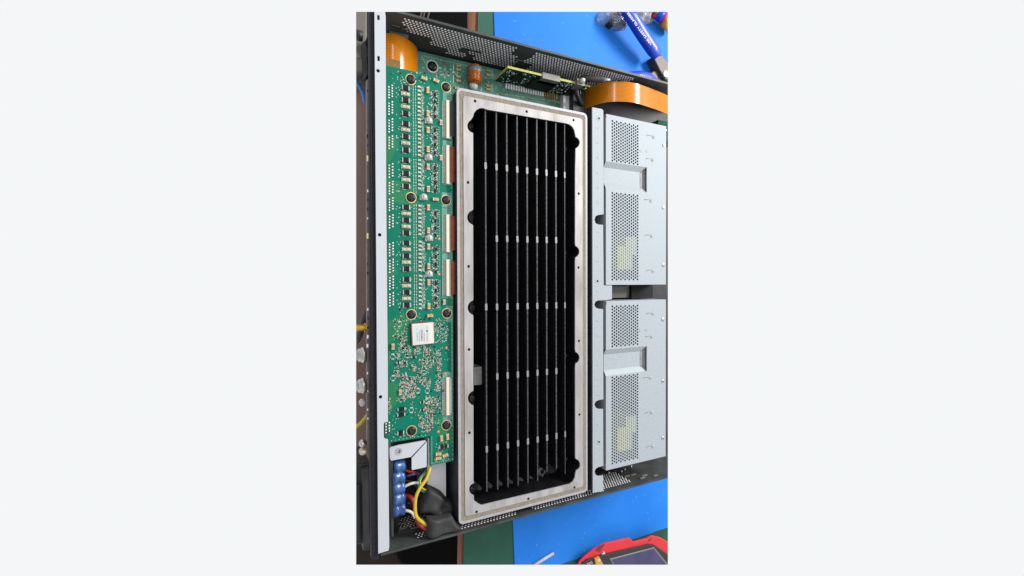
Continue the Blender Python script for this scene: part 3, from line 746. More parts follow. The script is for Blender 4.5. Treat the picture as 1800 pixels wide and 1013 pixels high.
NR = ((291.6, 307.7, range(9)), (419.4, 422.6, range(1, 8)), (540, 536.7, range(9)), (663.7, 651, range(1, 8)), (790, 763.6, range(9)))
FZ = 84.5
for i, (u, vt, vb) in enumerate(FX):
    xa = (P(u - .8, 220, FZ).x + P(u + .9, 820, FZ).x) / 2; y1 = P(u, vt, FZ).y + 1; y0 = P(u, vb, FZ).y
    th = .62 if i < 8 else .35
    b = MB(); vs = [(xa - th - .5, y0, 56), (xa + th + .5, y0, 56), (xa + th, y0, FZ), (xa - th, y0, FZ), (xa - th - .5, y1, 56), (xa + th + .5, y1, 56), (xa + th, y1, FZ), (xa - th, y1, FZ)]
    b.add(vs, [(0, 1, 2, 3), (5, 4, 7, 6), (1, 5, 6, 2), (4, 0, 3, 7)], 'anodised'); b.add(vs[2:4] + vs[6:8], [(0, 2, 3, 1)], 'fin_edge')
    fo = b.build('fin', hs)
    for va, vb_, who in NR:
        if i in who:
            yy = P(u, va + (vb_ - va) * (u - 854.5) / 138.5, FZ).y
            k = MB(); pl = [(xa + s_ * (1.15 if i < 8 else .8) * math.cos(t) , yy + (2.0 if math.sin(t) > 0 else -2.0) + 1.25 * math.sin(t)) for s_ in (1,) for t in [math.radians(a) for a in range(0, 360, 30)]]
            k.prism(pl, 57, FZ + .12, 'anodised', top='bump_bare'); k.build('ejector_boss', fo)
b = MB()
xa = P(836, 860, FZ).x; b.box(xa - .3, xa + .3, P(836, 862, 80).y, P(836, 560, 80).y, 56, 66, 'anodised'); b.build('wall_rib', hs)
for u, v in ((826.5, 222), (827, 382), (829, 541), (829, 700), (829, 860), (995.5, 262), (994.8, 444), (995.5, 626), (996.5, 808)):
    p = P(u, v, 62 if u > 900 else 70); inst('scr_h', 'screw', screw_maker(3.0, 'anodised_floor', 2.2), p, hs, R_(0, 1.5))
p = P(951.5, 828, 57); b = MB(); b.lathe((p.x, p.y, 56), (0, 0, 1), [(0, 5), (2.5, 4.6), (3, 3.4)], 16, 'clip_grey'); b.cyl((p.x, p.y, 59), 2.2, .4, 'chip_black'); b.build('floor_boss', hs)
b = MB(); a = P(833.6, 646, 78); c = P(847, 676, 78); b.box(a.x, c.x, c.y, a.y, 56, 78, 'clip_grey'); b.build('grey_block', hs)
b = MB()
for i in range(7):
    u0 = 838 + i * 18.2; vtop = 857 - i * 4.2; p = P(u0 + 8, vtop + 2, 60); b.add([(p.x - 2.6, p.y - 3, 56.2), (p.x + 2.6, p.y - 3, 56.2), (p.x, p.y + 8, 56.2), (p.x, p.y - 2.5, 60)], [(0, 1, 3), (1, 2, 3), (2, 0, 3)], 'bump_bare')
b.build('floor_highlight', hs)  # pale wedges put the lit floor highlights between fins into shape

# ================================================================== POWER SUPPLIES
def supply(y1, y0, label, vA, vB, chan, keys, screws, dots, yel):
    ps = thing('power_supply', (340, (y0 + y1) / 2, 26), label, 'power supply', 'power supplies')
    x0, x1, zt = 298.0, 382.2, 86.0
    cy1, cy0 = P(1100, chan[0] - 1, zt).y, P(1100, chan[1] + 1, zt).y
    xe = P(1137, chan[0] + 20, zt).x
    hol = []
    for (va, vb) in (vA, vB):
        ya, yb = P(1077, va, zt).y, P(1077, vb, zt).y; n = round((ya - yb) / 3.17)
        for i in range(13):
            x = 306.4 + i * 2.86; off = 1.58 if i % 2 else 0
            for k in range(n + 1 - (i % 2)):
                hol.append(circ(x, ya - off - k * (ya - yb) / n, 1.19, 8))
    for u, v in keys:      # narrow stamped tongues
        p = P(u, v, zt); L = 9.6; hol.append([(p.x - 3.2, p.y + .9), (p.x - L, p.y + .9), (p.x - L, p.y - 1.1), (p.x - L + .45, p.y - 1.1), (p.x - L + .45, p.y + .5), (p.x - 3.2, p.y + .5)])
    out = [(x0, y1), (x0, cy1), (xe, cy1), (xe, cy0), (x0, cy0), (x0, y0), (x1, y0), (x1, y1)]
    b = MB(); b.plate(out, hol, zt - 1, zt, 'zinc', side='milled_edge'); cov = b.build('top_cover', ps)
    b = MB(); b.box(x0, x0 + 1, cy1, y1, 27, zt - 1.02, 'zinc'); b.box(x0, x0 + 1, y0, cy0, 27, zt - 1.02, 'zinc')
    b.box(x1 - 1, x1, y0, y1, 27, zt - 1.02, 'zinc'); b.box(x0 + 1, x1 - 1, y1 - 1, y1, 27, zt - 1.02, 'zinc'); b.box(x0 + 1, x1 - 1, y0, y0 + 1, 27, zt - 1.02, 'zinc'); b.box(x0 + 1, x1 - 1, y0 + 1, y1 - 1, 27, 30, 'chip_black'); b.build('case', ps)
    # pressed channel, open to the left, with a slot at its right end
    dz = 3.2; sl = 5.5; xr = xe - 3.8; b = MB()
    prof = [(cy1, zt - .05), (cy1 - sl, zt - dz), (cy0 + sl, zt - dz), (cy0, zt - .05)]
    vs = []; fs = []; NX = 8
    for k in range(NX + 1):
        for j, (y, z) in enumerate(prof):
            xx = x0 - .4 + (xr - x0 + .4) * k / NX
            if k == NX: xx = xr + (1.9 if j in (0, 3) else -2.4)
            vs.append((xx, y, z))
    n = len(vs); vs += [(a, c, d - .9) for a, c, d in vs]
    for k in range(NX):
        for j in range(3):
            q = k * 4 + j; fs.append((q, q + 1, q + 5, q + 4)); fs.append((n + q, n + q + 4, n + q + 5, n + q + 1))
    for j in range(3): q = NX * 4 + j; fs.append((q, q + 1, n + q + 1, n + q)); fs.append((n + j, n + j + 1, j + 1, j))
    b.add(vs, fs, 'zinc'); b.build('pressed_channel', ps)
    b = MB(); b.box(xr - 6, xe + 3, cy0, cy1, zt - 5, zt - 4, 'milled_edge'); b.build('slot_backing', ps)
    b = MB(); b.tube([(xr + 1.9, cy1 - .3, zt - .2), (xr - 2.2, cy1 - sl, zt - dz + .2), (xr - 2.4, (cy1 + cy0) / 2, zt - dz + .2), (xr - 2.2, cy0 + sl, zt - dz + .2), (xr + 1.9, cy0 + .3, zt - .2)], .55, 'milled_edge', 6); b.build('channel_lip', ps)
    for u, v in keys:
        inst('stud', 'stamped_stud', lambda b: (b.lathe((0, 0, 0), (0, 0, 1), [(0, 2.5), (.25, 2.3), (.28, 1.7), (.1, 1.45), (.6, 1.2), (.95, .5)], 18, 'zinc')), P(u, v, zt) + Vector((0, 0, .0)), cov)
    for u, v in dots: inst('dot', 'stamped_dot', lambda b: b.lathe((0, 0, 0), (0, 0, 1), [(0, 1.7), (.3, 1.5), (.05, 1.2)], 16, 'zinc'), P(u, v, zt), cov)
    for u, v in screws: inst('scr_p', 'screw', screw_maker(2.1, 'screw_steel', .9), P(u, v, zt), ps, R_(0, 1.5))
    inst('tab', 'corner_tab', lambda b: b.cbox(0, 0, 0, 1.2, 3, 1.2, 'milled_edge', 0, .2), Vector((x0 + .2, y1 - 2, zt)), cov)
    yx0, yx1 = P(1084, yel[0], zt - 3).x, P(1117, yel[0], zt - 3).x; ya, ybm, yb = P(1100, yel[0], zt - 3).y, P(1100, yel[1], zt - 3).y, P(1100, yel[2], zt - 3).y
    b = MB(); b.box(yx0 + 11, yx1, ybm, ya, 40, zt - 1.03, 'yellow_tape'); b.box(yx0, yx1 - 6, yb, ya - (ya - ybm) * .55, 40, zt - 1.04, 'yellow_tape'); b.build('transformer', ps)
    b = MB()
    for _ in range(16): x, y = R_(304, 342), R_(y0 + 4, y1 - 4); b.cyl((x, y, 30), R_(1.5, 3.5), R_(25, 48), random.choice(('wire_blue', 'chip_black', 'grey_part', 'clip_grey', 'wire_white')), 12)
    b.build('inner_components', ps, kind='stuff')
    return ps
supply(194.9, 18.8, 'silver power supply module with perforated cover, upper of the two', (213, 282.5), (339.5, 491.5), (290, 333),
       ((1148.6, 241), (1147, 281.5), (1144, 353), (1145.5, 415), (1148, 476.5)), ((1166.5, 255.5), (1166, 365), (1166, 466)), ((1126.5, 265), (1137, 266)), (416, 448, 474))
supply(2.0, -174.4, 'silver power supply module with perforated cover, lower of the two', (539, 609), (664, 815), (613, 656),
       ((1148, 551.5), (1145.5, 592), (1143, 664), (1145.5, 725), (1147.5, 784.5)), ((1165, 562), (1165, 670), (1165, 770)), ((1125.5, 581), (1136, 580)), (732, 762, 790))

# ================================================================== RIBBON CABLES
def ribbon(label, prof, y0, y1, mt, extra=None):
    pts = catmull([Vector((x, 0, z)) for x, z in prof], 8); n = len(pts); b = MB(); vs = []; fs = []
    for (ya, yb, dz) in ((y0, y1, 0.), (y1, y0, -.3)):          # upper and lower skin, then the two thin edges
        vs = [q for p in pts for q in ((p.x, ya, p.z + dz), (p.x, yb, p.z + dz))]
        b.add(vs, [(2 * k, 2 * k + 2, 2 * k + 3, 2 * k + 1) for k in range(n - 1)], mt, True)
    for yy, fl_ in ((y0, 0), (y1, 1)):
        vs = [q for p in pts for q in ((p.x, yy, p.z), (p.x, yy, p.z - .3))]
        b.add(vs, [((2 * k, 2 * k + 1, 2 * k + 3, 2 * k + 2) if not fl_ else (2 * k, 2 * k + 2, 2 * k + 3, 2 * k + 1)) for k in range(n - 1)], 'kapton_plain')
    t = thing('ribbon_cable', (pts[0].x, y0, pts[0].z), label, 'ribbon cable'); b.build('film', t)
    return t
r1 = ribbon('orange flat ribbon cable curling out under the silver rail at the upper left', [(74, 56.5), (82, 60), (91, 61.6), (101.9, 57), (110, 49.5), (113.6, 43.0), (114.3, 39)], 196, 237.2, 'kapton')
b = MB(); b.box(76, 92.5, 203, 214.5, 62.1, 62.9, 'kapton_plain'); b.box(92.5, 109, 202, 209, 57.5, 58.2, 'pcb_dark'); b.build('stiffener', r1)
ribbon('wide orange flat ribbon cable arching above the upper power supply', [(302, 44), (304.5, 54), (309, 66), (316.1, 73.8), (329.2, 80.3), (342, 82.2), (355, 81), (375, 78.3), (396.1, 74), (420, 67), (460, 55)], 214.8, 236, 'kapton')
b = MB(); b.box(398, 430, 190, 213.5, 26, 58, 'pcb_dark'); 
sb = thing('side_board', (400, 200, 26), 'dark green board corner peeking out below the arching ribbon cable at the right edge', 'circuit board'); b.build('laminate', sb)
b = MB()
for _ in range(26): b.cbox(R_(399, 425), R_(192, 212), 58, R_(.8, 2), R_(.8, 2), .8, random.choice(('tan', 'solder', 'chip_black', 'silk')))
b.build('small_components', sb, kind='stuff')

# ================================================================== SLEEVES, WIRES, TERMINALS IN THE LOWER-LEFT COMPARTMENT
def pxpoly(pts, z, sub=4):
    w_ = [Vector((*P2(u, v, z), 0)) for u, v in pts]; w_ = w_ + [w_[0]]
    return [(p.x, p.y) for p in catmull(w_, sub)[:-1]]
b = MB(); b.pillow(pxpoly([(751, 856), (758, 857.5), (777, 867), (787, 878), (796, 883), (799.5, 894), (795, 904.5), (785, 909), (770, 909), (756, 910.5), (745, 906), (734.5, 901), (741, 882)], 72, 3), 66, 11, 'rubber', 9, 5, 2.3)
b.build('heat_shrink_sleeve', label='upper crumpled black heat-shrink sleeve over the wire bundle', cat='sleeve', group='heat-shrink sleeves')
b = MB(); b.pillow(pxpoly([(752, 912), (768, 912.5), (787, 908.5), (796, 907), (803.5, 919), (814, 929), (812, 933), (785, 941), (752, 950.5), (751, 930)], 86, 3), 80, 8, 'rubber', 9, 4, 7.7)
b.build('heat_shrink_sleeve', label='lower black heat-shrink sleeve resting against the chassis wall', cat='sleeve', group='heat-shrink sleeves')
def wire(pts, r, mt, label, z=None):
    b = MB(); b.tube([P(u, v, zz) for u, v, zz in pts], r, mt, 10); b.build('wire', label=label, cat='wire', group='compartment wires')
wire([(752, 802, 62), (755, 814, 70), (756, 822, 76), (749.7, 841.5, 80), (738.4, 857.7, 82), (731, 875, 83), (730, 899.5, 83), (735, 912, 83), (750.5, 924, 80), (760, 930, 76)], 1.45, 'wire_yellow', 'bright yellow wire curving down to the lower black sleeve')
wire([(752, 820, 60), (745, 831, 66), (737, 842, 70), (735.5, 852, 71), (741, 862, 70), (750, 865, 68), (758, 868, 64)], 1.35, 'wire_green', 'green wire looping behind the yellow wire')
wire([(751, 830, 62), (742, 838, 68), (738.5, 848, 71), (742, 858, 71.5), (751, 862.5, 69)], .75, 'wire_yellow', 'thin yellow stripe wire looping beside the green wire')
wire([(706, 859, 72), (716, 853, 74), (726, 849.5, 74), (736, 849, 70), (742, 852, 62)], 1.2, 'wire_white', 'upper white wire leaving the blue terminals')
wire([(706, 898, 72), (716, 898, 75), (724, 901.5, 76), (729, 909, 77), (737, 918, 76)], 1.2, 'wire_white', 'lower white wire running from the blue terminals under the yellow wire')
wire([(708, 826, 68), (718, 828, 70), (730, 831, 68), (742, 836, 60)], 1.3, 'wire_red', 'dark red wire leaving the topmost blue terminal')
wire([(706, 840, 66), (718, 836, 70), (728, 833.5, 70), (740, 833, 64)], 1.2, 'wire_purple', 'purple wire below the dark red wire at the top of the terminals')
wire([(706, 870, 60), (718, 872, 64), (726, 880, 68), (729, 895, 70), (731, 908, 76), (738, 922, 80), (750, 930.5, 80), (760, 935, 78)], 2.0, 'wire_red', 'red wire ending in the lower sleeve beneath the yellow wire')
wire([(740, 868, 62), (742, 876, 66), (744, 884, 66), (748, 896, 62)], 1.2, 'wire_red', 'short red wire tucked beside the upper black sleeve')
wire([(706, 876, 60), (718, 874, 63), (726, 873, 58)], 1.0, 'wire_purple', 'short purple wire at the middle of the blue terminals')
wire([(741, 912, 78), (746, 917, 80), (753, 924, 80), (760, 929, 76)], .9, 'wire_green', 'short green wire end beside the yellow wire at the lower sleeve')
wire([(708, 886, 62), (718, 884, 66), (727, 888, 66), (733, 880, 62)], 1.1, 'wire_black', 'black wire crossing behind the lower white wire')
wire([(708, 846, 60), (720, 846, 62), (734, 858, 62), (744, 874, 62)], 1.2, 'wire_black', 'black wire dropping behind the upper white wire')
for i, (v0, v1, du) in enumerate(((816, 834, 2.5), (835, 854, 0), (855, 872, .5), (873, 892, .8), (893, 911, 1))):
    z = 78; a = P(692.5 + du, v0, z); c = P(715 + du * .6, v1, z); xm = (a.x + c.x) / 2; ym = (a.y + c.y) / 2; hw = abs(c.x - a.x) / 2; hh = abs(a.y - c.y) / 2 * 1.12
    b = MB(); b.lathe((a.x, ym, 70), (1, 0, 0), [(0, hh * .7), (.8, hh * .98), (hw * .7, hh), (hw * .8, hh * .93), (hw * 1.4, hh * .95), (hw * 2 - .6, hh * .9), (hw * 2, hh * .55)], 14, 'blue_boot')
    nm = ('topmost', 'second from the top', 'middle', 'fourth from the top', 'bottom')[i]
    b.build('terminal_boot', label='translucent blue insulated wire terminal, %s of the five' % nm, cat='terminal', group='blue terminals')
b = MB(); b.box(82.2, 88, -196, -112, 30, 64, 'chip_black'); 
for k in range(5): b.box(88, 90, -190 + k * 16, -177 + k * 16, 40, 60, 'dark_steel')
b.build('terminal_block', label='black terminal block behind the row of blue terminals', cat='terminal block')
b = MB(); b.box(83, 110, -128, -112.5, 40, 66, 'dark_plastic'); b.build('filter_housing', label='black ribbed housing under the silver corner bracket', cat='housing')
b = MB(); a = P(751, 812, 66); c = P(784, 880, 66); b.box(a.x, c.x, c.y - 6, a.y + 8, 30, 66, 'white_panel'); b.build('insulator_panel', label='plain white insulating panel below the green board tab', cat='panel')
b = MB(); b.box(282.6 - 9, 282.2 - 1, 192.2, 236, 30, 44, 'white_panel'); b.build('insulator_panel', label='small white insulating strip at the end of the upright board', cat='panel')
# corner bracket
ck = thing('corner_bracket', (100, -120, 60), 'silver mitred corner bracket with one screw below the green board', 'bracket')
zb = 79.0
b = MB(); b.plate([P2(u, v, zb) for u, v in ((686, 787), (700, 783), (747, 774.5), (749, 775.5), (722.5, 803.5), (688, 810), (685.5, 807), (684.8, 790))], [circ(*P2(700.6, 794, zb), 1.6, 14)], zb - 1.2, zb, 'zinc_rail'); pl = b.build('plate', ck)
b = MB(); x, y = P2(700.6, 794, zb); b.lathe((x, y, zb - 1.6), (0, 0, 1), [(0, 1.5), (.6, 1.4), (.8, .6)], 14, 'screw_steel'); b.ring((x, y, zb), 1.7, 3.1, .18, 'milled_edge'); b.build('screw', pl)
b = MB(); b.plate([P2(u, v, zb) for u, v in ((750.3, 776.5), (750, 820), (748, 821.5), (725, 826.5), (723.8, 825), (723.8, 805.5))], [], zb - 1.2, zb, 'zinc_rail'); b.build('plate', ck)
b = MB(); b.box(111.0, 112.0, -138, -113, 40, zb - 1.3, 'zinc_rail'); b.build('flange', ck)
# cables in the gap beside the bracket, at the end of the upright board and the sleeve on its clip
b = MB(); b.tube([P(1012, 150, 60), P(1014, 166, 58), P(1019, 178, 54), P(1023, 184, 50)], 2.6, 'wire_black', 10); b.build('sleeved_cable', label='black sleeved cable end beside the upright board', cat='cable')
b = MB(); b.tube([P(1024, 180, 52), P(1019, 188, 48), P(1014, 196, 44)], 1.4, 'wire_red', 10); b.build('wire', label='pink red wire tip emerging from the black sleeved cable', cat='wire')
b = MB(); a = onY(1023, 138, 232); c = onY(1060, 140, 232); b.lathe(a, c - a, [(0, 2.6), (1, 3.4), (22, 3.4), (23, 2.6)], 14, 'rubber'); d = (c - a).normalized(); b.lathe(a + d * 23, d, [(0, 1.5), (7, 1.2)], 8, 'film_grey'); b.build('ferrite_sleeve', label='dark grey tube with pale tip lying along the perforated wall', cat='sleeve')
for v0, v1, mt, lab in ((228, 256, 'wire_white', 'pale wire standing in the gap beside the heat sink, upper'), (250, 270, 'wire_blue', 'blue wire in the upper part of the gap beside the heat sink'), (266, 284, 'wire_yellow', 'yellow wire in the gap between heat sink and bracket'), (572, 592, 'wire_white', 'pale wire standing in the gap beside the heat sink, lower'), (588, 612, 'wire_blue', 'blue wire in the lower part of the gap beside the heat sink')):
    b = MB(); b.tube([P(1037, v0, 60), P(1036.5, (v0 + v1) / 2, 74), P(1037.5, v1, 64)], 1.1, mt, 8); b.build('wire', label=lab, cat='wire', group='gap wires')

# ================================================================== TOOLS ON THE BENCH
# cutters with blue grips
ct = thing('wire_cutters', (*P2(1168, 130, 4), 0), 'wire cutters with dark steel jaws and blue grips lettered in white', 'cutters')
def grip(pts, r, lab=None):
    b = MB(); b.tube([P(u, v, z) for u, v, z in pts], r, 'handle_blue', 14, .75, 8); return b.build('handle', ct)
h1 = grip([(1085, -12, 26), (1104, 20, 24), (1127, 57, 22), (1146, 85, 20), (1155, 97, 19)], lambda t: 9.6 - 2.2 * max(0, (t - .8) / .2))
h2 = grip([(1080, 142, 20), (1105, 139, 18), (1125, 137, 17), (1140, 140, 15), (1152, 146, 13)], lambda t: 8.5 - 2.5 * max(0, (t - .75) / .25))
b = MB()
a0 = P(1146.5, 75.5, 28.6); a1 = P(1106, 20, 32); d = (a1 - a0); ang = math.atan2(d.y, d.x)
text_mesh(b, 'USE SAFETY GLASSES', 5.3, (a0.x, a0.y), ang, 'white_ink', 0, .07)
L_ = d.length
for v in b.v:
    t = ((v.x - a0.x) * d.x + (v.y - a0.y) * d.y) / (d.x ** 2 + d.y ** 2); v.z += a0.z + t * (a1.z - a0.z) - 1.4
b.build('lettering', h1)
b = MB(); b.tube([P(1148, 70, 24.5), P(1130, 45, 26.5), P(1112, 18, 28.5)], .35, 'white_ink', 6); b.build('white_line', h1)
b = MB()
a0 = P(1134, 133.0, 25); text_mesh(b, 'Fou', 5.2, (a0.x, a0.y), math.pi, 'white_ink', 24.3, .10); b.build('lettering', h2)
for poly_, z in ((((1148, 100), (1164, 96), (1172, 106), (1182, 122), (1182, 142), (1170, 140), (1160, 124)), 14), (((1136, 133), (1150, 124), (1162, 126), (1172, 140), (1180, 150), (1165, 152), (1150, 146)), 9)):
    b = MB(); b.bevprism([P2(u, v, z) for u, v in poly_], 2, z, 1.5, 'jaw_steel', 2); b.build('jaw', ct)
b = MB(); p = P(1170.5, 130, 15); b.lathe((p.x, p.y, 12), (0, 0, 1), [(0, 4.6), (2.6, 4.6), (3.3, 3.8)], 20, 'pivot_steel'); b.build('pivot', ct)
# clear bag with metal parts
bgp = thing('plastic_bag', (*P2(1085, 30, 0), 0), 'crumpled clear plastic bag holding dark metal parts beside the blue grip', 'bag')
def crumple(poly_, z, h, mt, wr, seed, par, name):
    b = MB(); b.pillow(pxpoly(poly_, z, 5), .6, h, mt, 9, wr, seed, .6, .16, False); return b.build(name, par)
b = MB()
for _ in range(7): p = P(R_(1066, 1098), R_(16, 40), 6); b.cbox(p.x, p.y, 1, R_(8, 16), R_(5, 9), R_(3, 9), random.choice(('jaw_steel', 'dark_steel', 'nickel', 'chip_black')), R_(0, 3))
b.build('metal_parts', bgp, kind='stuff')
crumple([(1055, 34), (1062, 14), (1092, 6), (1104, 26), (1109, 44), (1098, 49), (1080, 46), (1066, 39)], 8, 14, 'film', 13, 3.1, bgp, 'film')
bg2 = thing('plastic_bag', (*P2(1140, 28, 0), 0), 'translucent grey plastic bag between the blue grip and the yellow handle', 'bag')
crumple([(1120, 20), (1130, 8), (1165, 6), (1160, 26), (1148, 38), (1136, 38), (1126, 34)], 6, 9, 'film_grey', 7, 9.4, bg2, 'film')
b = MB(); p = P(1158, 22, 12); b.pillow(pxpoly([(1152, 20), (1160, 14), (1168, 20), (1162, 28), (1154, 27)], 14, 4), 8, 6, 'red_rubber', 5, 2, 1.); b.build('red_label', bg2)
yt = thing('screwdriver', (*P2(1170, 35, 0), 0), 'yellow tool handle with dark blue and red collar at the upper right corner', 'tool')
b = MB(); a = P(1166, 33, 12); c = P(1196, 62, 12); d = c - a; b.lathe(a, d, [(0, 7), (2, 8.5), (30, 9), (45, 8.6)], 16, 'button_yellow'); b.build('grip', yt)
b = MB(); d.normalize(); b.lathe(a - d * 3, d, [(0, 7.2), (3, 8.2)], 16, 'red_rubber'); b.lathe(a - d * 12, d, [(0, 5), (3, 7.5), (9, 7.8)], 16, 'handle_blue'); b.lathe(a - d * 18, d, [(0, 3.5), (6, 4.6)], 12, 'wire_green'); b.build('collar', yt)
# multimeter
mm = thing('multimeter', (*P2(1110, 980, 0), 0), 'red and black handheld multimeter with dark screen and yellow button', 'multimeter')
zm = 18
hp = [(1012, 1010), (1016.5, 993), (1019, 987), (1027, 979), (1043, 966), (1064, 955), (1106, 946), (1109, 948), (1114, 952.5), (1138, 946.7), (1146, 942), (1160.7, 945), (1176, 954), (1200, 975), (1200, 1040), (1012, 1040)]
b = MB(); b.bevprism([P2(u, v, zm) for u, v in hp], 0.5, zm, 1.5, 'red_rubber', 2, 15.); ho = b.build('holster', mm)
for tri in (((1045, 968), (1052, 961.5), (1064, 956.5), (1053, 971)), ((1138, 951), (1146, 943.5), (1143, 952))):
    b = MB(); b.prism([P2(u, v, zm) for u, v in tri], zm - .5, zm + .1, 'red_dark'); b.build('dark_red_patch', ho)  # flat darker red patch on top of the holster
b = MB(); b.bevprism([P2(u, v, zm + 2) for u, v in ((1022, 1010), (1024, 990), (1033, 984), (1059, 976), (1141, 957.5), (1150, 958.5), (1176, 976), (1190, 1010), (1190, 1040), (1022, 1040))], zm - 2, zm + 2, 1, 'meter_black', 2); fc = b.build('face', mm)
b = MB(); b.bevprism([P2(u, v, zm + 2.6) for u, v in ((1072, 983), (1150, 962.5), (1188, 1008), (1100, 1035))], zm + 2, zm + 2.6, .3, 'screen_edge', 1); sf = b.build('screen_frame', fc)
b = MB(); b.prism([P2(u, v, zm + 2.8) for u, v in ((1075.5, 984.5), (1149, 965), (1184, 1009), (1102, 1033))], zm + 2.55, zm + 2.8, 'screen'); b.build('screen', fc)
b = MB(); b.bevprism([P2(u, v, zm + 4.4) for u, v in ((1046, 983), (1054, 979.5), (1062, 995), (1066, 1006), (1054, 1008), (1048, 994))], zm + 1.5, zm + 4.4, .8, 'button_yellow', 2); bu = b.build('button', fc)
b = MB(); p = P(1053, 985.5, zm + 4.4); b.pillow(circ(p.x, p.y, 2.1, 12), zm + 4.3, .5, 'white_plastic', 4); b.build('button_cap', bu)
b = MB(); 
for u, v, w_, h_ in ((1036, 989.5, 7, .5), (1037, 991.5, 6, .5), (1033, 991, .6, 2), (1041, 990, .6, 2)): p = P(u, v, zm + 2); b.cbox(p.x, p.y, zm + 2, w_, h_, .06, 'white_ink', .2)
b.build('printed_symbol', fc)
b = MB(); b.prism([P2(u, v, zm + 2.3) for u, v in ((1058.5, 975.3), (1061.7, 969), (1064, 973.8))], zm - 1, zm + 2.3, 'white_ink'); b.build('white_marker', ho)
# white stick
b = MB(); a = P(935, 996, 1.5); c = P(973, 972.5, 1.5); d = c - a; L_ = d.length
b.tube([a, c], 1.7, 'white_plastic', 8); b.build('plastic_stick', label='thin white plastic stick lying on the blue mat at the bottom', cat='stick')

# ================================================================== BELOW AND BEHIND THE REAR EDGE
ib = thing('bench_instrument', (*P2(632, 70, 10), -60), 'grey beige instrument body with dark knob behind the rear panel, upper left corner', 'instrument')
b = MB(); b.bevprism([P2(u, v, 20) for u, v in ((600, -20), (646, -20), (646, 60), (643, 128), (600, 128))], -60, 20, 2, 'grey_beige'); b.build('body', ib)
b = MB(); p = P(637, 64, 30); b.lathe((p.x - 8, p.y, 30), (1, 0, 0), [(0, 4), (1, 4.6), (8, 4.6), (8, 3)], 16, 'dark_plastic'); b.build('knob', ib)
b = MB(); b.prism([P2(u, v, 28) for u, v in ((637, 75), (644, 70), (646, 130), (640, 128))], 10, 28, 'dark_plastic'); b.build('side_grip', ib)
b = MB(); p = P(630, 98, 20.2); b.lathe((p.x, p.y, 20), (0, 0, 1), [(0, 3), (.4, 2.8), (.4, 1.4)], 14, 'clip_grey'); b.build('screw', ib)
b = MB(); b.tube([P(618, 135, 10), P(630, 148, 6), P(638, 162, 0), P(642, 180, -10)], 2.2, 'wire_blue', 10); b.build('cable', label='blue cable hanging behind the rear panel below the beige instrument', cat='cable')
b = MB(); b.tube([P(610, 760, 0), P(630, 748, 4), P(640, 738, 6), P(650, 725, 6)], 2.0, 'wire_yellow', 10); b.build('cable', label='yellow cable behind the rear panel near the lower left', cat='cable')
b = MB(); b.tube([P(626, 600, 0), P(632, 590, 10), P(641, 560, 18), P(646, 548, 20)], 3.0, 'wire_black', 10); b.build('cable', label='dark cable rising behind the gold connector', cat='cable')
bx = thing('power_adapter', (*P2(640, 890, 30), 0), 'black finned block fixed behind the lower left of the chassis', 'adapter')
b = MB(); b.bevprism([P2(u, v, 55) for u, v in ((605, 818), (650, 814), (652.5, 955), (605, 962))], 10, 55, 1.5, 'dark_plastic'); b.build('body', bx)
b = MB(); b.bevprism([P2(u, v, 62) for u, v in ((636.5, 826), (648.5, 824), (650.5, 968), (639, 970))], 30, 62, 1.2, 'rubber'); b.build('ridge', bx)
b = MB(); b.bevprism([P2(u, v, 58) for u, v in ((605, 856), (634, 852), (635, 950), (605, 956))], 50, 58, 1.2, 'dark_steel'); b.build('lid', bx)
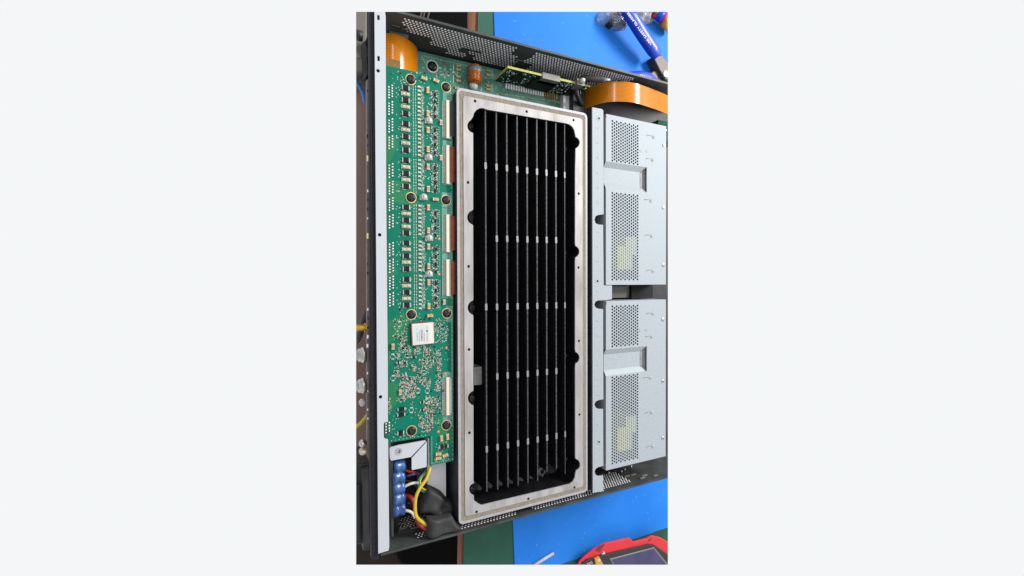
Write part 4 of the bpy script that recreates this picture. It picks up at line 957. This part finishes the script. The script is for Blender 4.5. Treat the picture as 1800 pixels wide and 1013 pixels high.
# things on the floor under the bench edge; black cases added for its darkness
b = MB(); b.bevprism([P2(u, v, -110) for u, v in ((640, -10), (860, -10), (860, 90), (640, 90))], -199, -110, 6, 'pit_black'); b.build('added_dark_case', label='black case added to darken the space under the bench edge at the top', cat='case')
b = MB(); b.bevprism([P2(u, v, -100) for u, v in ((690, 900), (830, 900), (830, 1030), (725, 1030), (700, 985), (692, 960))], -199, -100, 6, 'pit_black'); b.build('added_dark_case', label='black case added to darken the space under the bench edge at the bottom', cat='case')
b = MB(); b.bevprism([P2(u, v, -150) for u, v in ((620, 950), (760, 950), (760, 1020), (620, 1020))], -199, -150, 6, 'box_brown'); b.build('storage_box', label='dull brown box on the floor below the lower left chassis corner', cat='box')
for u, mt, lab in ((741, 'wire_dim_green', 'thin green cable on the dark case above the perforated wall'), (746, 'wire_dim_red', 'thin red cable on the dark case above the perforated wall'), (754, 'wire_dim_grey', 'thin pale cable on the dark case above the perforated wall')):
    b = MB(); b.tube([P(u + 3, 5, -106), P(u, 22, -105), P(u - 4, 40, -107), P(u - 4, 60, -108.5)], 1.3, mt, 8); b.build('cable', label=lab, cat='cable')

# ================================================================== the place ends where the photograph stops: trim to what it shows
def trim(u0=626.0, u1=1174.0, v0=21.0, v1=993.0):
    c = CAM_P * MM
    k = [ray(u0, v0), ray(u1, v0), ray(u1, v1), ray(u0, v1)]
    mid = ray((u0 + u1) / 2, (v0 + v1) / 2); planes = []
    for i in range(4):
        n = k[i].cross(k[(i + 1) % 4]).normalized()
        if n.dot(mid) > 0: n = -n
        planes.append(n)                       # points outwards
    bpy.context.view_layer.update(); dead = []
    for o in list(COL.objects):
        if o.type != 'MESH': continue
        mw = o.matrix_world
        bb_ = [mw @ Vector(q) for q in o.bound_box]
        cut = [n for n in planes if any((q - c).dot(n) > 0 for q in bb_)]
        if not cut: continue
        bm = bmesh.new(); bm.from_mesh(o.data); bm.transform(mw)
        for n in cut:
            r = bmesh.ops.bisect_plane(bm, geom=bm.verts[:] + bm.edges[:] + bm.faces[:], dist=1e-7, plane_co=c, plane_no=n, clear_outer=True)
            e = [x for x in r['geom_cut'] if isinstance(x, bmesh.types.BMEdge) and x.is_valid and x.is_boundary]
            if e: bmesh.ops.holes_fill(bm, edges=e, sides=0)
        if not bm.faces: dead.append(o); bm.free(); continue
        bm.transform(mw.inverted())
        me = o.data.copy() if o.data.users > 1 else o.data
        bm.to_mesh(me); o.data = me; bm.free()
    for o in dead:
        for chd in o.children: dead.append(chd)
    for o in set(dead): bpy.data.objects.remove(o)
trim()
